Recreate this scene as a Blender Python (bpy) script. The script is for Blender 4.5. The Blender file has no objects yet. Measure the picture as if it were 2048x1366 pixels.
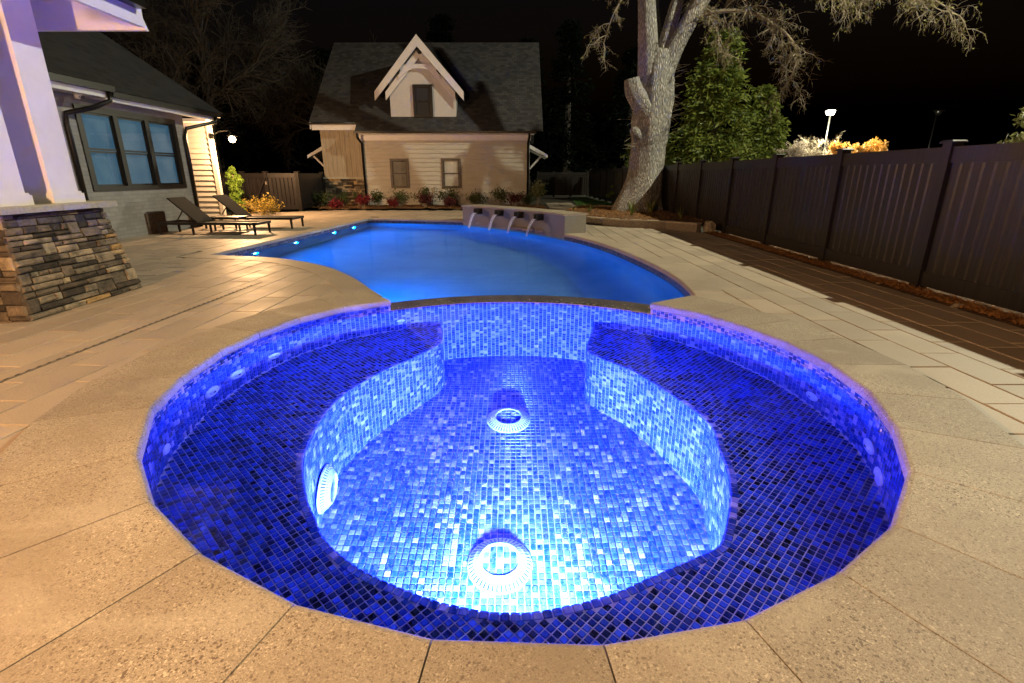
import bpy, bmesh, math, random
import numpy as np
from mathutils import Vector, Matrix
from mathutils.geometry import tessellate_polygon
R = math.radians
scn = bpy.context.scene
col = scn.collection

# ------------------------------------------------------------------ camera
cam_d = bpy.data.cameras.new('camera'); cam = bpy.data.objects.new('camera', cam_d); col.objects.link(cam)
cam.location = (0, 0, 1.0); cam.rotation_euler = (R(90 - 18.08), 0, 0)
cam_d.sensor_width = 36; cam_d.lens = 17.93; cam_d.clip_start = 0.05; cam_d.clip_end = 2000
scn.camera = cam
# ------------------------------------------------------------------ night sky
w = bpy.data.worlds.new('World'); scn.world = w; w.use_nodes = True
wt = w.node_tree; wbg = wt.nodes['Background']
sky = wt.nodes.new('ShaderNodeTexSky'); sky.sky_type = 'NISHITA'; sky.sun_disc = False
sky.sun_elevation = R(-3.0); sky.sun_rotation = R(200)
wt.links.new(sky.outputs[0], wbg.inputs[0]); wbg.inputs[1].default_value = 0.05
# ------------------------------------------------------------------ exposure
scn.view_settings.view_transform = 'Standard'; scn.view_settings.look = 'None'
scn.view_settings.exposure = 0.0; scn.view_settings.gamma = 1.0
cy = scn.cycles
cy.use_denoising = True; cy.max_bounces = 8; cy.diffuse_bounces = 4; cy.glossy_bounces = 3
cy.transmission_bounces = 6; cy.transparent_max_bounces = 12
cy.caustics_reflective = True; cy.caustics_refractive = True
cy.sample_clamp_indirect = 60.0; cy.blur_glossy = 0.5
POWER = dict(porch=4100, wall=720, lot=7000, street=5200, spa=1450, pool=58, pool_hidden=82)
WARM = (1.0, 0.56, 0.26); LOT = (1.0, 0.94, 0.66); WALL = (1.0, 0.57, 0.26)

# ------------------------------------------------------------------ helpers
def link(o, parent=None):
    col.objects.link(o)
    if parent is not None: o.parent = parent
    return o
def tag(o, label=None, cat=None, group=None, kind=None):
    if label: o['label'] = label
    if cat: o['category'] = cat
    if group: o['group'] = group
    if kind: o['kind'] = kind
    return o
def empty(name, loc=(0, 0, 0), rz=0, parent=None):
    o = bpy.data.objects.new(name, None); o.location = loc; o.rotation_euler = (0, 0, rz); o.empty_display_size = .1
    return link(o, parent)
class MB:
    def __init__(s): s.v = []; s.f = []
    def add(s, vs, fs):
        k = len(s.v); s.v.extend([tuple(p) for p in vs]); s.f.extend([tuple(i + k for i in f) for f in fs])
    def box(s, x0, x1, y0, y1, z0, z1):
        s.add([(x0,y0,z0),(x1,y0,z0),(x1,y1,z0),(x0,y1,z0),(x0,y0,z1),(x1,y0,z1),(x1,y1,z1),(x0,y1,z1)],
              [(0,3,2,1),(4,5,6,7),(0,1,5,4),(1,2,6,5),(2,3,7,6),(3,0,4,7)])
    def hexa(s, b, t):   # bottom 4, top 4
        s.add(list(b) + list(t), [(0,3,2,1),(4,5,6,7),(0,1,5,4),(1,2,6,5),(2,3,7,6),(3,0,4,7)])
    def bar(s, a, b, wd, hg, up=(0, 0, 1)):
        a, b = Vector(a), Vector(b); d = (b - a).normalized(); u = Vector(up)
        sd = d.cross(u)
        if sd.length < 1e-4: sd = d.cross(Vector((0, 1, 0)))
        sd.normalize(); n = sd.cross(d).normalized(); sd *= wd / 2; n *= hg / 2
        s.hexa([a-sd-n, a+sd-n, b+sd-n, b-sd-n], [a-sd+n, a+sd+n, b+sd+n, b-sd+n])
    def prism(s, poly, z0, z1, c=0.0):
        n = len(poly)
        if c <= 0:
            s.add([(x, y, z0) for x, y in poly] + [(x, y, z1) for x, y in poly],
                  [tuple(range(n))[::-1], tuple(range(n, 2*n))] + [(i, (i+1) % n, n+(i+1) % n, n+i) for i in range(n)])
        else:
            ins = inset(poly, c)
            s.add([(x, y, z0) for x, y in poly] + [(x, y, z1-c) for x, y in poly] + [(x, y, z1) for x, y in ins],
                  [tuple(range(2*n, 3*n))] + [(i, (i+1) % n, n+(i+1) % n, n+i) for i in range(n)]
                  + [(n+i, n+(i+1) % n, 2*n+(i+1) % n, 2*n+i) for i in range(n)])
    def tube(s, pts, rad, n=6, cap=True):
        rings = []; pts = [Vector(p) for p in pts]; prev = None
        for i, p in enumerate(pts):
            d = (pts[min(i+1, len(pts)-1)] - pts[max(i-1, 0)])
            d = d.normalized() if d.length > 1e-9 else Vector((0, 0, 1))
            if prev is None: u = d.orthogonal().normalized()
            else:
                u = prev - d * prev.dot(d); u = u.normalized() if u.length > 1e-6 else d.orthogonal().normalized()
            prev = u; v = d.cross(u); r = rad[i] if hasattr(rad, '__len__') else rad
            rings.append([p + (u*math.cos(2*math.pi*k/n) + v*math.sin(2*math.pi*k/n)) * r for k in range(n)])
        vs = [q for rg in rings for q in rg]; fs = []
        for i in range(len(rings)-1):
            for k in range(n): fs.append((i*n+k, i*n+(k+1) % n, (i+1)*n+(k+1) % n, (i+1)*n+k))
        if cap: fs.append(tuple(range(n))[::-1]); fs.append(tuple(range(len(vs)-n, len(vs))))
        s.add(vs, fs)
    def lathe(s, prof, n=24, M=None):
        vs = []; fs = []
        for r, z in prof:
            for k in range(n):
                a = 2*math.pi*k/n; p = Vector((r*math.cos(a), r*math.sin(a), z)); vs.append(M @ p if M else p)
        for i in range(len(prof)-1):
            for k in range(n): fs.append((i*n+k, i*n+(k+1) % n, (i+1)*n+(k+1) % n, (i+1)*n+k))
        s.add(vs, fs)
    def sheet(s, outer, z, holes=()):
        loops = [[Vector((x, y, 0)) for x, y in outer]] + [[Vector((x, y, 0)) for x, y in h] for h in holes]
        tris = tessellate_polygon(loops); flat = [p for l in loops for p in l]
        fs = []
        for a, b, c in tris:
            if (flat[b]-flat[a]).cross(flat[c]-flat[a]).z < 0: a, c = c, a
            fs.append((a, b, c))
        s.add([(p.x, p.y, z) for p in flat], fs)
    def mesh(s, name, m, smooth=False):
        me = bpy.data.meshes.new(name); me.from_pydata(s.v, [], s.f)
        if m is not None: me.materials.append(m)
        if smooth: me.polygons.foreach_set('use_smooth', [True]*len(me.polygons))
        me.update(); return me
    def build(s, name, m, parent=None, smooth=False):
        return link(bpy.data.objects.new(name, s.mesh(name, m, smooth)), parent)
def inset(poly, c):
    out = []; n = len(poly)
    for i in range(n):
        p0, p1, p2 = Vector(poly[i-1]), Vector(poly[i]), Vector(poly[(i+1) % n])
        d1 = (p1-p0); d2 = (p2-p1)
        if d1.length < 1e-6 or d2.length < 1e-6: out.append(tuple(p1)); continue
        d1.normalize(); d2.normalize()
        n1 = Vector((-d1.y, d1.x)); n2 = Vector((-d2.y, d2.x)); b = n1+n2
        k = c / max(.35, 1 + n1.dot(n2)) ; out.append(tuple(p1 + b*k))
    return out
def catmull(pts, step):
    P = [Vector(p) for p in pts]; out = []
    for i in range(len(P)-1):
        a, b, c, d = P[max(i-1, 0)], P[i], P[i+1], P[min(i+2, len(P)-1)]
        k = max(1, int(round((c-b).length/step)))
        for j in range(k):
            t = j/k
            out.append(.5*((2*b)+(-a+c)*t+(2*a-5*b+4*c-d)*t*t+(-a+3*b-3*c+d)*t**3))
    out.append(P[-1]); return [tuple(p) for p in out]
def inside(poly, X, Y):
    X = np.asarray(X, float); Y = np.asarray(Y, float); r = np.zeros(X.shape, bool); n = len(poly); j = n-1
    for i in range(n):
        xi, yi = poly[i][:2]; xj, yj = poly[j][:2]
        c = ((yi > Y) != (yj > Y)) & (X < (xj-xi)*(Y-yi)/((yj-yi) if abs(yj-yi) > 1e-12 else 1e-12)+xi)
        r ^= c; j = i
    return r
def clip(poly, p, n):   # keep side where (q-p).n >= 0
    out = []
    for i in range(len(poly)):
        a = Vector(poly[i]); b = Vector(poly[(i+1) % len(poly)]); da = (a-p).dot(n); db = (b-p).dot(n)
        if da >= 0: out.append(tuple(a))
        if (da >= 0) != (db >= 0): out.append(tuple(a+(b-a)*(da/(da-db))))
    return out
def copy_tree(o, parent=None):
    c = o.copy(); col.objects.link(c); c.parent = parent
    for ch in o.children: copy_tree(ch, c)
    return c
def resample(pts, step):
    P = np.array(pts, float); seg = np.hypot(*(P[1:]-P[:-1]).T); s = np.r_[0, np.cumsum(seg)]
    n = max(1, int(round(s[-1]/step))); t = np.linspace(0, s[-1], n+1)
    return np.stack([np.interp(t, s, P[:, 0]), np.interp(t, s, P[:, 1])], 1)

# ------------------------------------------------------------------ materials
class NT:
    def __init__(s, name):
        s.m = bpy.data.materials.new(name); s.m.use_nodes = True; s.t = s.m.node_tree; s.n = s.t.nodes
        s.b = s.n['Principled BSDF']; s.out = s.n['Material Output']
    def new(s, typ, **kw):
        o = s.n.new('ShaderNode'+typ)
        for k, v in kw.items(): setattr(o, k, v)
        return o
    def set(s, sock, v):
        if isinstance(v, bpy.types.NodeSocket): s.t.links.new(v, sock)
        else:
            if isinstance(v, (tuple, list)) and len(v) == 3 and sock.type == 'RGBA': v = (*v, 1)
            sock.default_value = v
    def pos(s, scale=(1, 1, 1), rot=(0, 0, 0)):
        g = s.new('NewGeometry'); mp = s.new('Mapping'); s.set(mp.inputs['Vector'], g.outputs['Position'])
        mp.inputs['Scale'].default_value = scale; mp.inputs['Rotation'].default_value = rot
        return mp.outputs[0]
    def noise(s, vec, scale, detail=4, rough=.55, dist=0):
        o = s.new('TexNoise'); s.set(o.inputs['Vector'], vec); o.inputs['Scale'].default_value = scale
        o.inputs['Detail'].default_value = detail; o.inputs['Roughness'].default_value = rough; o.inputs['Distortion'].default_value = dist
        return o.outputs['Fac']
    def voro(s, vec, scale, out='Distance', feature='F1'):
        o = s.new('TexVoronoi', feature=feature); s.set(o.inputs['Vector'], vec); o.inputs['Scale'].default_value = scale
        return o.outputs[out]
    def ramp(s, fac, stops, interp='LINEAR'):
        o = s.new('ValToRGB'); s.set(o.inputs[0], fac); e = o.color_ramp; e.interpolation = interp
        while len(e.elements) < len(stops): e.elements.new(.5)
        for el, (p, c) in zip(e.elements, stops):
            el.position = p; el.color = (*c, 1) if len(c) == 3 else c
        return o.outputs[0]
    def mix(s, fac, a, b, typ='MIX'):
        o = s.new('Mix', data_type='RGBA', blend_type=typ); s.set(o.inputs[0], fac); s.set(o.inputs[6], a); s.set(o.inputs[7], b)
        return o.outputs[2]
    def math(s, op, a, b=0.0, c=0.0):
        o = s.new('Math', operation=op); s.set(o.inputs[0], a); s.set(o.inputs[1], b); s.set(o.inputs[2], c); return o.outputs[0]
    def rand(s):
        a = s.new('ObjectInfo').outputs['Random']; b = s.new('NewGeometry').outputs['Random Per Island']
        return s.math('FRACT', s.math('ADD', s.math('MULTIPLY', a, 7.31), b))
    def bump(s, h, strength=.3, dist=.01):
        o = s.new('Bump'); s.set(o.inputs['Height'], h); o.inputs['Strength'].default_value = strength; o.inputs['Distance'].default_value = dist
        s.set(s.b.inputs['Normal'], o.outputs[0])
    def fin(s, colr=None, rough=None, metal=None, spec=None):
        if colr is not None: s.set(s.b.inputs['Base Color'], colr)
        if rough is not None: s.set(s.b.inputs['Roughness'], rough)
        if metal is not None: s.set(s.b.inputs['Metallic'], metal)
        if spec is not None: s.set(s.b.inputs['Specular IOR Level'], spec)
        return s.m
def k(c, f): return tuple(min(1, x*f) for x in c)
def plain(name, c, rough=.5, metal=0, scale=14, var=.16, bump=0):
    t = NT(name); n = t.noise(t.pos(), scale, 5); cc = t.ramp(n, [(.3, k(c, 1-var)), (.7, k(c, 1+var))])
    if bump: t.bump(n, bump, .004)
    return t.fin(cc, rough, metal)
M = {}
# exposed-aggregate coping
t = NT('coping_concrete'); p = t.pos(); g1 = t.voro(p, 380, 'Color'); g2 = t.voro(p, 190, 'Color'); big = t.noise(p, 1.7, 5, .6)
sep = t.new('SeparateColor'); t.set(sep.inputs[0], g1); sep2 = t.new('SeparateColor'); t.set(sep2.inputs[0], g2)
c = t.ramp(sep.outputs[0], [(0, (.15, .12, .09)), (.12, (.30, .25, .19)), (.5, (.42, .36, .28)), (.88, (.48, .41, .32)), (1, (.66, .58, .46))])
c = t.mix(t.math('GREATER_THAN', sep2.outputs[1], .93), c, (.17, .13, .10))
c = t.mix(t.math('GREATER_THAN', sep2.outputs[2], .965), c, (.68, .60, .48))
c = t.mix(t.ramp(big, [(.38, (0, 0, 0)), (.62, (.75, .75, .75))]), c, k((.30, .245, .185), 1.0))
st = t.noise(t.pos((.8, 1.5, 1), (0, 0, .6)), 2.1, 3, .45, .6)
c = t.mix(t.ramp(st, [(.57, (0, 0, 0)), (.70, (.42, .42, .42))]), c, (.56, .50, .41))
rv = t.rand(); c = t.mix(1.0, c, t.ramp(rv, [(0, (.80, .78, .76)), (1, (1.10, 1.09, 1.07))]), 'MULTIPLY')
t.bump(sep.outputs[0], .35, .003); M['coping'] = t.fin(c, .62)
# smooth tan deck paver
t = NT('deck_paver'); p = t.pos(); n1 = t.noise(p, 3.5, 5, .6); n2 = t.noise(p, 120, 3, .6); rv = t.rand()
c = t.ramp(n1, [(.3, (.37, .305, .235)), (.7, (.47, .39, .31))]); c = t.mix(.35, c, t.ramp(n2, [(.3, (.27, .215, .165)), (.7, (.54, .455, .36))]))
c = t.mix(1.0, c, t.ramp(rv, [(0, (.83, .83, .83)), (1, (1.08, 1.07, 1.05))]), 'MULTIPLY')
t.bump(n2, .12, .003); M['paver'] = t.fin(c, t.ramp(n1, [(.3, (.44, .44, .44)), (.7, (.6, .6, .6))]))
M['joint'] = plain('joint_sand', (.035, .028, .02), .9, scale=60)
M['slot'] = plain('drain_metal', (.20, .17, .14), .5, .2)
# mosaic
def mosaic(name, stops, rough=.14, streak=.35, hi=(.42, .40, .6)):
    t = NT(name); rv = t.rand(); s_ = t.noise(t.pos((60, 22, 60), (0, 0, .5)), 1.0, 3, .6)
    c = t.ramp(rv, stops)
    c = t.mix(t.math('MULTIPLY', t.ramp(s_, [(.42, (0, 0, 0)), (.62, (1, 1, 1))]), streak), c, hi)
    return t.fin(c, rough)
M['tile'] = mosaic('glass_mosaic', [(0, (.006, .028, .18)), (.3, (.014, .060, .33)), (.6, (.035, .095, .43)), (.8, (.13, .17, .50)), (.92, (.34, .31, .58)), (1, (.56, .48, .68))], .14, .22)
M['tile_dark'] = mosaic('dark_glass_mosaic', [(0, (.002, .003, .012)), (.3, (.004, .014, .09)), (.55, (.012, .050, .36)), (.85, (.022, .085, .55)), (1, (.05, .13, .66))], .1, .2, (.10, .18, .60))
M['grout'] = plain('tile_grout', (.46, .43, .60), .7, scale=80)
# spillway and waterline small mosaic
def smallmosaic(name, cols, sc):
    t = NT(name); p = t.pos(); v = t.voro(p, sc, 'Color'); sp = t.new('SeparateColor'); t.set(sp.inputs[0], v)
    e = t.voro(p, sc, 'Distance', 'DISTANCE_TO_EDGE'); c = t.ramp(sp.outputs[0], [(i/(len(cols)-1), q) for i, q in enumerate(cols)])
    c = t.mix(t.ramp(e, [(.03, (1, 1, 1)), (.09, (0, 0, 0))]), c, (.16, .15, .14)); t.bump(e, .4, .004)
    return t.fin(c, .2)
M['spill'] = smallmosaic('spillway_mosaic', [(.010, .010, .012), (.03, .028, .028), (.09, .078, .07), (.34, .28, .23)], 46)
M['band'] = smallmosaic('waterline_mosaic', [(.012, .016, .03), (.05, .055, .075), (.16, .15, .15)], 34)
t = NT('pool_plaster'); n = t.noise(t.pos(), 1.3, 4); M['plaster'] = t.fin(t.ramp(n, [(.3, (.07, .20, .30)), (.7, (.11, .27, .38))]), .7)
def water(name, bscale, bstr, rough, sheen):
    t = NT(name); t.n.remove(t.b); rf = t.new('BsdfRefraction'); rf.inputs['IOR'].default_value = 1.333; rf.inputs['Roughness'].default_value = rough; rf.inputs['Color'].default_value = (.97, .985, 1, 1)
    gl = t.new('BsdfGlossy'); gl.inputs['Roughness'].default_value = rough; fr = t.new('Fresnel'); fr.inputs[0].default_value = 1.333; mx = t.new('MixShader')
    t.set(mx.inputs[0], t.math('MULTIPLY', fr.outputs[0], sheen)); t.set(mx.inputs[1], rf.outputs[0]); t.set(mx.inputs[2], gl.outputs[0])
    b = t.new('Bump'); t.set(b.inputs['Height'], t.noise(t.pos((1, 1.6, 1)), bscale, 3)); b.inputs['Strength'].default_value = bstr; b.inputs['Distance'].default_value = .02
    for q in (rf, gl, fr): t.set(q.inputs['Normal'], b.outputs[0])
    t.set(t.out.inputs['Surface'], mx.outputs[0]); return t.m
M['spa_water'] = water('spa_water', 3, .025, 0, .7)
M['pool_water'] = water('pool_water', 4.5, .16, .02, .20)
t = NT('falling_water'); t.n.remove(t.b); d = t.new('BsdfDiffuse'); d.inputs[0].default_value = (.9, .9, .92, 1); tr = t.new('BsdfTransparent'); tl = t.new('BsdfTranslucent'); tl.inputs[0].default_value = (.9, .9, .92, 1)
mx = t.new('MixShader'); mx.inputs[0].default_value = .5; t.set(mx.inputs[1], d.outputs[0]); t.set(mx.inputs[2], tl.outputs[0])
m2 = t.new('MixShader'); t.set(m2.inputs[0], t.ramp(t.noise(t.pos((90, 90, 3)), 1, 2), [(.3, (.25,)*3), (.7, (.9,)*3)])); t.set(m2.inputs[1], tr.outputs[0]); t.set(m2.inputs[2], mx.outputs[0])
t.set(t.out.inputs['Surface'], m2.outputs[0]); M['fall'] = t.m
def emit(name, c, s_):
    t = NT(name); t.n.remove(t.b); e = t.new('Emission'); e.inputs[0].default_value = (*c, 1); e.inputs[1].default_value = s_
    t.set(t.out.inputs['Surface'], e.outputs[0]); t.m.cycles.emission_sampling = 'NONE'; return t.m
M['glow_warm'] = emit('lit_bulb_warm', (1, .72, .42), 30); M['glow_white'] = emit('lit_bulb_white', (1, .93, .78), 60)
M['glow_blue'] = emit('lit_pool_lens', (.35, .85, 1), 14); M['glow_spa'] = emit('lit_spa_lens', (.6, .8, 1), 20)
# stone
t = NT('ledge_stone'); rv = t.rand(); p = t.pos(); n1 = t.noise(p, 9, 5, .65); n2 = t.noise(p, 55, 4, .7)
c = t.ramp(rv, [(0, (.045, .038, .032)), (.22, (.08, .066, .054)), (.42, (.16, .13, .102)), (.58, (.30, .25, .19)), (.7, (.13, .105, .082)), (.82, (.40, .335, .255)), (.93, (.46, .37, .25)), (1, (.42, .26, .09))])
c = t.mix(.75, c, t.ramp(n1, [(.32, (.16, .15, .14)), (.68, (1.45, 1.4, 1.3))]), 'MULTIPLY'); c = t.mix(.3, c, t.ramp(n2, [(.3, (.4, .4, .4)), (.7, (1.35, 1.3, 1.25))]), 'MULTIPLY')
t.bump(t.mix(.4, n1, n2), 1.0, .03); M['stone'] = t.fin(c, .8)
M['mortar'] = plain('dark_mortar', (.035, .03, .026), .95)
M['cap'] = plain('cast_stone_cap', (.36, .34, .28), .7, scale=40, bump=.3)
M['white'] = plain('white_paint', (.74, .73, .72), .45, scale=8, var=.04)
M['trimwhite'] = plain('white_trim_paint', (.56, .56, .60), .5, scale=8, var=.05)
M['dormerpaint'] = plain('grey_dormer_paint', (.44, .44, .47), .6, scale=20, var=.06)
M['dark'] = plain('dark_bronze_metal', (.008, .0075, .007), .32, .3, var=.2)
M['blackframe'] = plain('black_window_frame', (.0045, .0042, .004), .4, var=.2)
M['brownframe'] = plain('brown_window_frame', (.07, .055, .045), .5, var=.2)
t = NT('painted_brick'); br = t.new('TexBrick'); mp = t.pos((1, 1, 1)); sx = t.new('SeparateXYZ'); t.set(sx.inputs[0], mp); cb = t.new('CombineXYZ'); t.set(cb.inputs[0], sx.outputs[1]); t.set(cb.inputs[1], sx.outputs[2])
t.set(br.inputs['Vector'], cb.outputs[0]); br.inputs['Scale'].default_value = 1; br.inputs['Brick Width'].default_value = .19; br.inputs['Row Height'].default_value = .062; br.inputs['Mortar Size'].default_value = .005
br.inputs['Color1'].default_value = (.22, .22, .225, 1); br.inputs['Color2'].default_value = (.27, .27, .275, 1); br.inputs['Mortar'].default_value = (.20, .20, .205, 1)
t.bump(t.math('SUBTRACT', 1, br.outputs['Fac']), .25, .006); M['brick'] = t.fin(t.mix(.25, br.outputs[0], t.ramp(t.noise(mp, 5, 5), [(.3, (.6,)*3), (.7, (1.3,)*3)]), 'MULTIPLY'), .75)
t = NT('lap_siding'); n = t.noise(t.pos((1.2, 1.2, 22)), 2.2, 4); n2 = t.noise(t.pos((6, 6, 60)), 3, 3); c = t.ramp(n, [(.3, (.35, .335, .31)), (.7, (.45, .43, .40))]); t.bump(n2, .25, .004); M['siding'] = t.fin(c, .65)
t = NT('cedar_siding'); n = t.noise(t.pos((30, 30, 1.6)), 1.5, 4); c = t.ramp(n, [(.3, (.24, .205, .155)), (.7, (.38, .33, .265))]); t.bump(n, .5, .01); M['batten'] = t.fin(c, .7)
def shingle(name, along, f=1.0):
    t = NT(name); sx = t.new('SeparateXYZ'); t.set(sx.inputs[0], t.pos()); cb = t.new('CombineXYZ'); t.set(cb.inputs[0], sx.outputs[along]); t.set(cb.inputs[1], t.math('MULTIPLY', sx.outputs[2], 1.35))
    br = t.new('TexBrick'); t.set(br.inputs['Vector'], cb.outputs[0]); br.inputs['Scale'].default_value = 1; br.inputs['Brick Width'].default_value = .17; br.inputs['Row Height'].default_value = .105; br.inputs['Mortar Size'].default_value = .006
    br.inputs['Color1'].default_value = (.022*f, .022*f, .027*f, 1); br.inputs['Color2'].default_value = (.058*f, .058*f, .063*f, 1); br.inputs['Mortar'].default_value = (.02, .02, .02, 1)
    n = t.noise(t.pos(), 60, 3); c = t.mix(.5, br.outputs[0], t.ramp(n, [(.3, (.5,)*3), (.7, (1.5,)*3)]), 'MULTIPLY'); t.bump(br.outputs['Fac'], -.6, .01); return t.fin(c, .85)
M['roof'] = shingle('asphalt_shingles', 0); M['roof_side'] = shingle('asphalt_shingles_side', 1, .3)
t = NT('fence_vinyl'); n = t.noise(t.pos((26, 26, 1.1)), 1.6, 4, .6); n2 = t.noise(t.pos((110, 110, 3)), 1.5, 3); rv = t.rand()
c = t.ramp(n, [(.3, (.009, .0075, .0075)), (.7, (.022, .018, .018))]); c = t.mix(.5, c, t.ramp(n2, [(.3, (.6,)*3), (.7, (1.4,)*3)]), 'MULTIPLY'); c = t.mix(1.0, c, t.ramp(rv, [(0, (.75,)*3), (1, (1.2,)*3)]), 'MULTIPLY')
t.bump(n2, .2, .003); M['fence'] = t.fin(c, .38, None, .22)
t = NT('oak_bark'); p = t.pos((9, 9, 2.2)); v = t.voro(p, 3.2, 'Distance', 'DISTANCE_TO_EDGE'); n = t.noise(t.pos((18, 18, 5)), 1.6, 6, .7); big = t.noise(t.pos(), 1.8, 4)
h = t.math('ADD', t.math('MULTIPLY', v, 1.4), t.math('MULTIPLY', n, .7)); c = t.ramp(h, [(.2, (.05, .046, .042)), (.5, (.25, .24, .225)), (.9, (.47, .455, .43))])
c = t.mix(t.ramp(big, [(.45, (0, 0, 0)), (.62, (.6,)*3)]), c, t.mix(1, c, (1.45, 1.4, 1.35), 'MULTIPLY')); t.bump(h, 1.0, .05); M['bark'] = t.fin(c, .9)
M['heartwood'] = plain('cut_wood', (.24, .21, .17), .8, scale=30, bump=.4)
M['twig'] = plain('twig_bark', (.24, .20, .145), .85)
M['darktwig'] = plain('dark_twig', (.035, .03, .025), .9)
def leaf(name, a, b, rough=.55, trans=.25, spec=.3):
    t = NT(name); c = t.ramp(t.rand(), [(0, a), (1, b)]); t.fin(c, rough, None, spec)
    tl = t.new('BsdfTranslucent'); t.set(tl.inputs[0], c); mx = t.new('MixShader'); mx.inputs[0].default_value = trans
    t.set(mx.inputs[1], t.b.outputs[0]); t.set(mx.inputs[2], tl.outputs[0]); t.set(t.out.inputs['Surface'], mx.outputs[0]); return t.m
M['cedar'] = leaf('cedar_needles', (.045, .075, .012), (.17, .20, .035)); M['darkneedle'] = leaf('dark_needles', (.002, .004, .003), (.007, .010, .007), 1.0, .1, .0)
M['green'] = leaf('shrub_leaves', (.03, .055, .018), (.09, .12, .04)); M['lime'] = leaf('lime_leaves', (.11, .20, .02), (.22, .33, .05)); M['gold'] = leaf('golden_leaves', (.15, .12, .018), (.32, .21, .03))
M['red'] = leaf('red_leaves', (.09, .008, .014), (.24, .022, .036)); M['maroon'] = leaf('maroon_leaves', (.05, .012, .014), (.12, .025, .03)); M['oakleaf'] = leaf('young_oak_leaves', (.10, .10, .02), (.20, .18, .05))
M['blossom'] = leaf('pale_blossom', (.42, .34, .28), (.66, .56, .46)); M['orange'] = leaf('orange_leaves', (.50, .26, .05), (.72, .42, .10)); M['olive'] = leaf('olive_leaves', (.09, .10, .03), (.20, .19, .08))
M['blade'] = leaf('iris_blades', (.08, .12, .03), (.26, .26, .08)); M['grassm'] = leaf('lawn_blades', (.03, .08, .012), (.07, .16, .03)); M['straw'] = leaf('pine_straw', (.20, .085, .03), (.52, .26, .09), .8, .1)
t = NT('mulch'); n = t.noise(t.pos(), 45, 6, .7); c = t.ramp(n, [(.3, (.05, .025, .012)), (.55, (.14, .07, .03)), (.75, (.24, .14, .06))]); t.bump(n, 1, .03); M['mulch'] = t.fin(c, .95)
t = NT('soil_ground'); n = t.noise(t.pos(), 3, 6, .7); t.bump(n, .6, .05); M['soil'] = t.fin(t.ramp(n, [(.3, (.018, .02, .012)), (.7, (.045, .04, .022))]), .95)
M['lawn'] = plain('lawn_soil', (.025, .05, .012), .95, scale=40)
M['planterwall'] = plain('split_face_block', (.21, .175, .145), .85, scale=30, var=.3, bump=.5)
M['fountain'] = plain('rough_stucco', (.20, .185, .16), .8, scale=45, var=.14, bump=.5)
M['sling'] = plain('brown_sling_mesh', (.018, .015, .013), .9, scale=200); M['aluminium'] = plain('bronze_aluminium', (.03, .025, .022), .35, .4)
M['rust'] = plain('brown_access_door', (.085, .06, .045), .8, scale=20, var=.3)
M['boulder'] = plain('pale_rock', (.26, .22, .17), .9, scale=25, var=.4, bump=.8)
M['plastic'] = plain('white_fitting_plastic', (.72, .74, .80), .35, var=.05)
M['hole'] = plain('dark_hole', (.01, .012, .03), .7)
M['blind'] = plain('window_blind', (.46, .44, .38), .6, var=.05); M['shade'] = plain('roller_shade', (.44, .43, .40), .7, var=.06)
M['indoor'] = plain('dark_room', (.02, .02, .025), .8)
t = NT('window_glass'); t.n.remove(t.b); gl = t.new('BsdfGlossy'); gl.inputs['Roughness'].default_value = .02; tr = t.new('BsdfTransparent'); lwt = t.new('LayerWeight'); lwt.inputs[0].default_value = .5
mx = t.new('MixShader'); t.set(mx.inputs[0], t.math('ADD', .05, t.math('MULTIPLY', t.math('POWER', lwt.outputs['Facing'], 4.0), .8))); t.set(mx.inputs[1], tr.outputs[0]); t.set(mx.inputs[2], gl.outputs[0]); t.set(t.out.inputs['Surface'], mx.outputs[0]); M['glass'] = t.m
t = NT('emissive_shade'); n = t.noise(t.pos((1, 2, 2)), 1.2, 3); t.fin((.05, .07, .09), .8); t.set(t.b.inputs['Emission Color'], t.ramp(n, [(.35, (.03, .14, .25)), (.65, (.10, .22, .31))])); t.b.inputs['Emission Strength'].default_value = .55; M['emissive_shade'] = t.m  # blue-teal emission put into the shade, imitating pool light on the window

# ------------------------------------------------------------------ key plan
CX, CY = .008, 2.566
COP = [(-.967,3.979),(-1.276,3.752),(-1.49,3.452),(-1.61,3.105),(-1.659,2.754),(-1.634,2.351),(-1.552,2.006),(-1.344,1.625),(-1.104,1.342),(-.826,1.12),(-.504,.951),(-.172,.858),(.194,.844),(.522,.907),(.822,1.049),(1.09,1.233),(1.34,1.507),(1.518,1.822),(1.646,2.166),(1.681,2.527),(1.64,2.9),(1.53,3.229),(1.396,3.519),(1.077,3.878)]
CANG = [math.atan2(y-CY, x-CX) for x, y in COP]; CANG = [a if a > CANG[-1]-1e-6 or True else a for a in CANG]
CA = np.unwrap(np.array(CANG)); CR = np.array([math.hypot(x-CX, y-CY) for x, y in COP])
_a = np.r_[CA, CA[0]+2*math.pi]; _r = np.r_[CR, CR[0]]
def wall_r(a):
    a = np.asarray(a, float); a = (a-CA[0]) % (2*math.pi)+CA[0]
    return np.interp(a, _a, _r)+.032
WZ = -.06; PZ = -.10; BENCH = -.58; FLOOR = -1.40; SPILL = -.042
NL = catmull([(-1.14,4.34),(-1.31,4.62),(-1.69,5.26),(-2.24,5.94),(-3.0,6.47),(-4.0,6.73)], .12)
LE = [(-4.0,6.73),(-3.83,8.7),(-3.66,10.68),(-3.49,12.65)]
BK = catmull([(-3.49,12.65),(-2.3,12.42),(-1.13,12.06)], .15)
def q3(t): 
    a, b, c = Vector((-1.13,12.06)), Vector((.06,10.74)), Vector((.94,9.24)); m = 2*b-.5*a-.5*c
    return tuple((1-t)**2*a+2*t*(1-t)*m+t*t*c)
FT = [q3(i/14) for i in range(15)]
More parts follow.
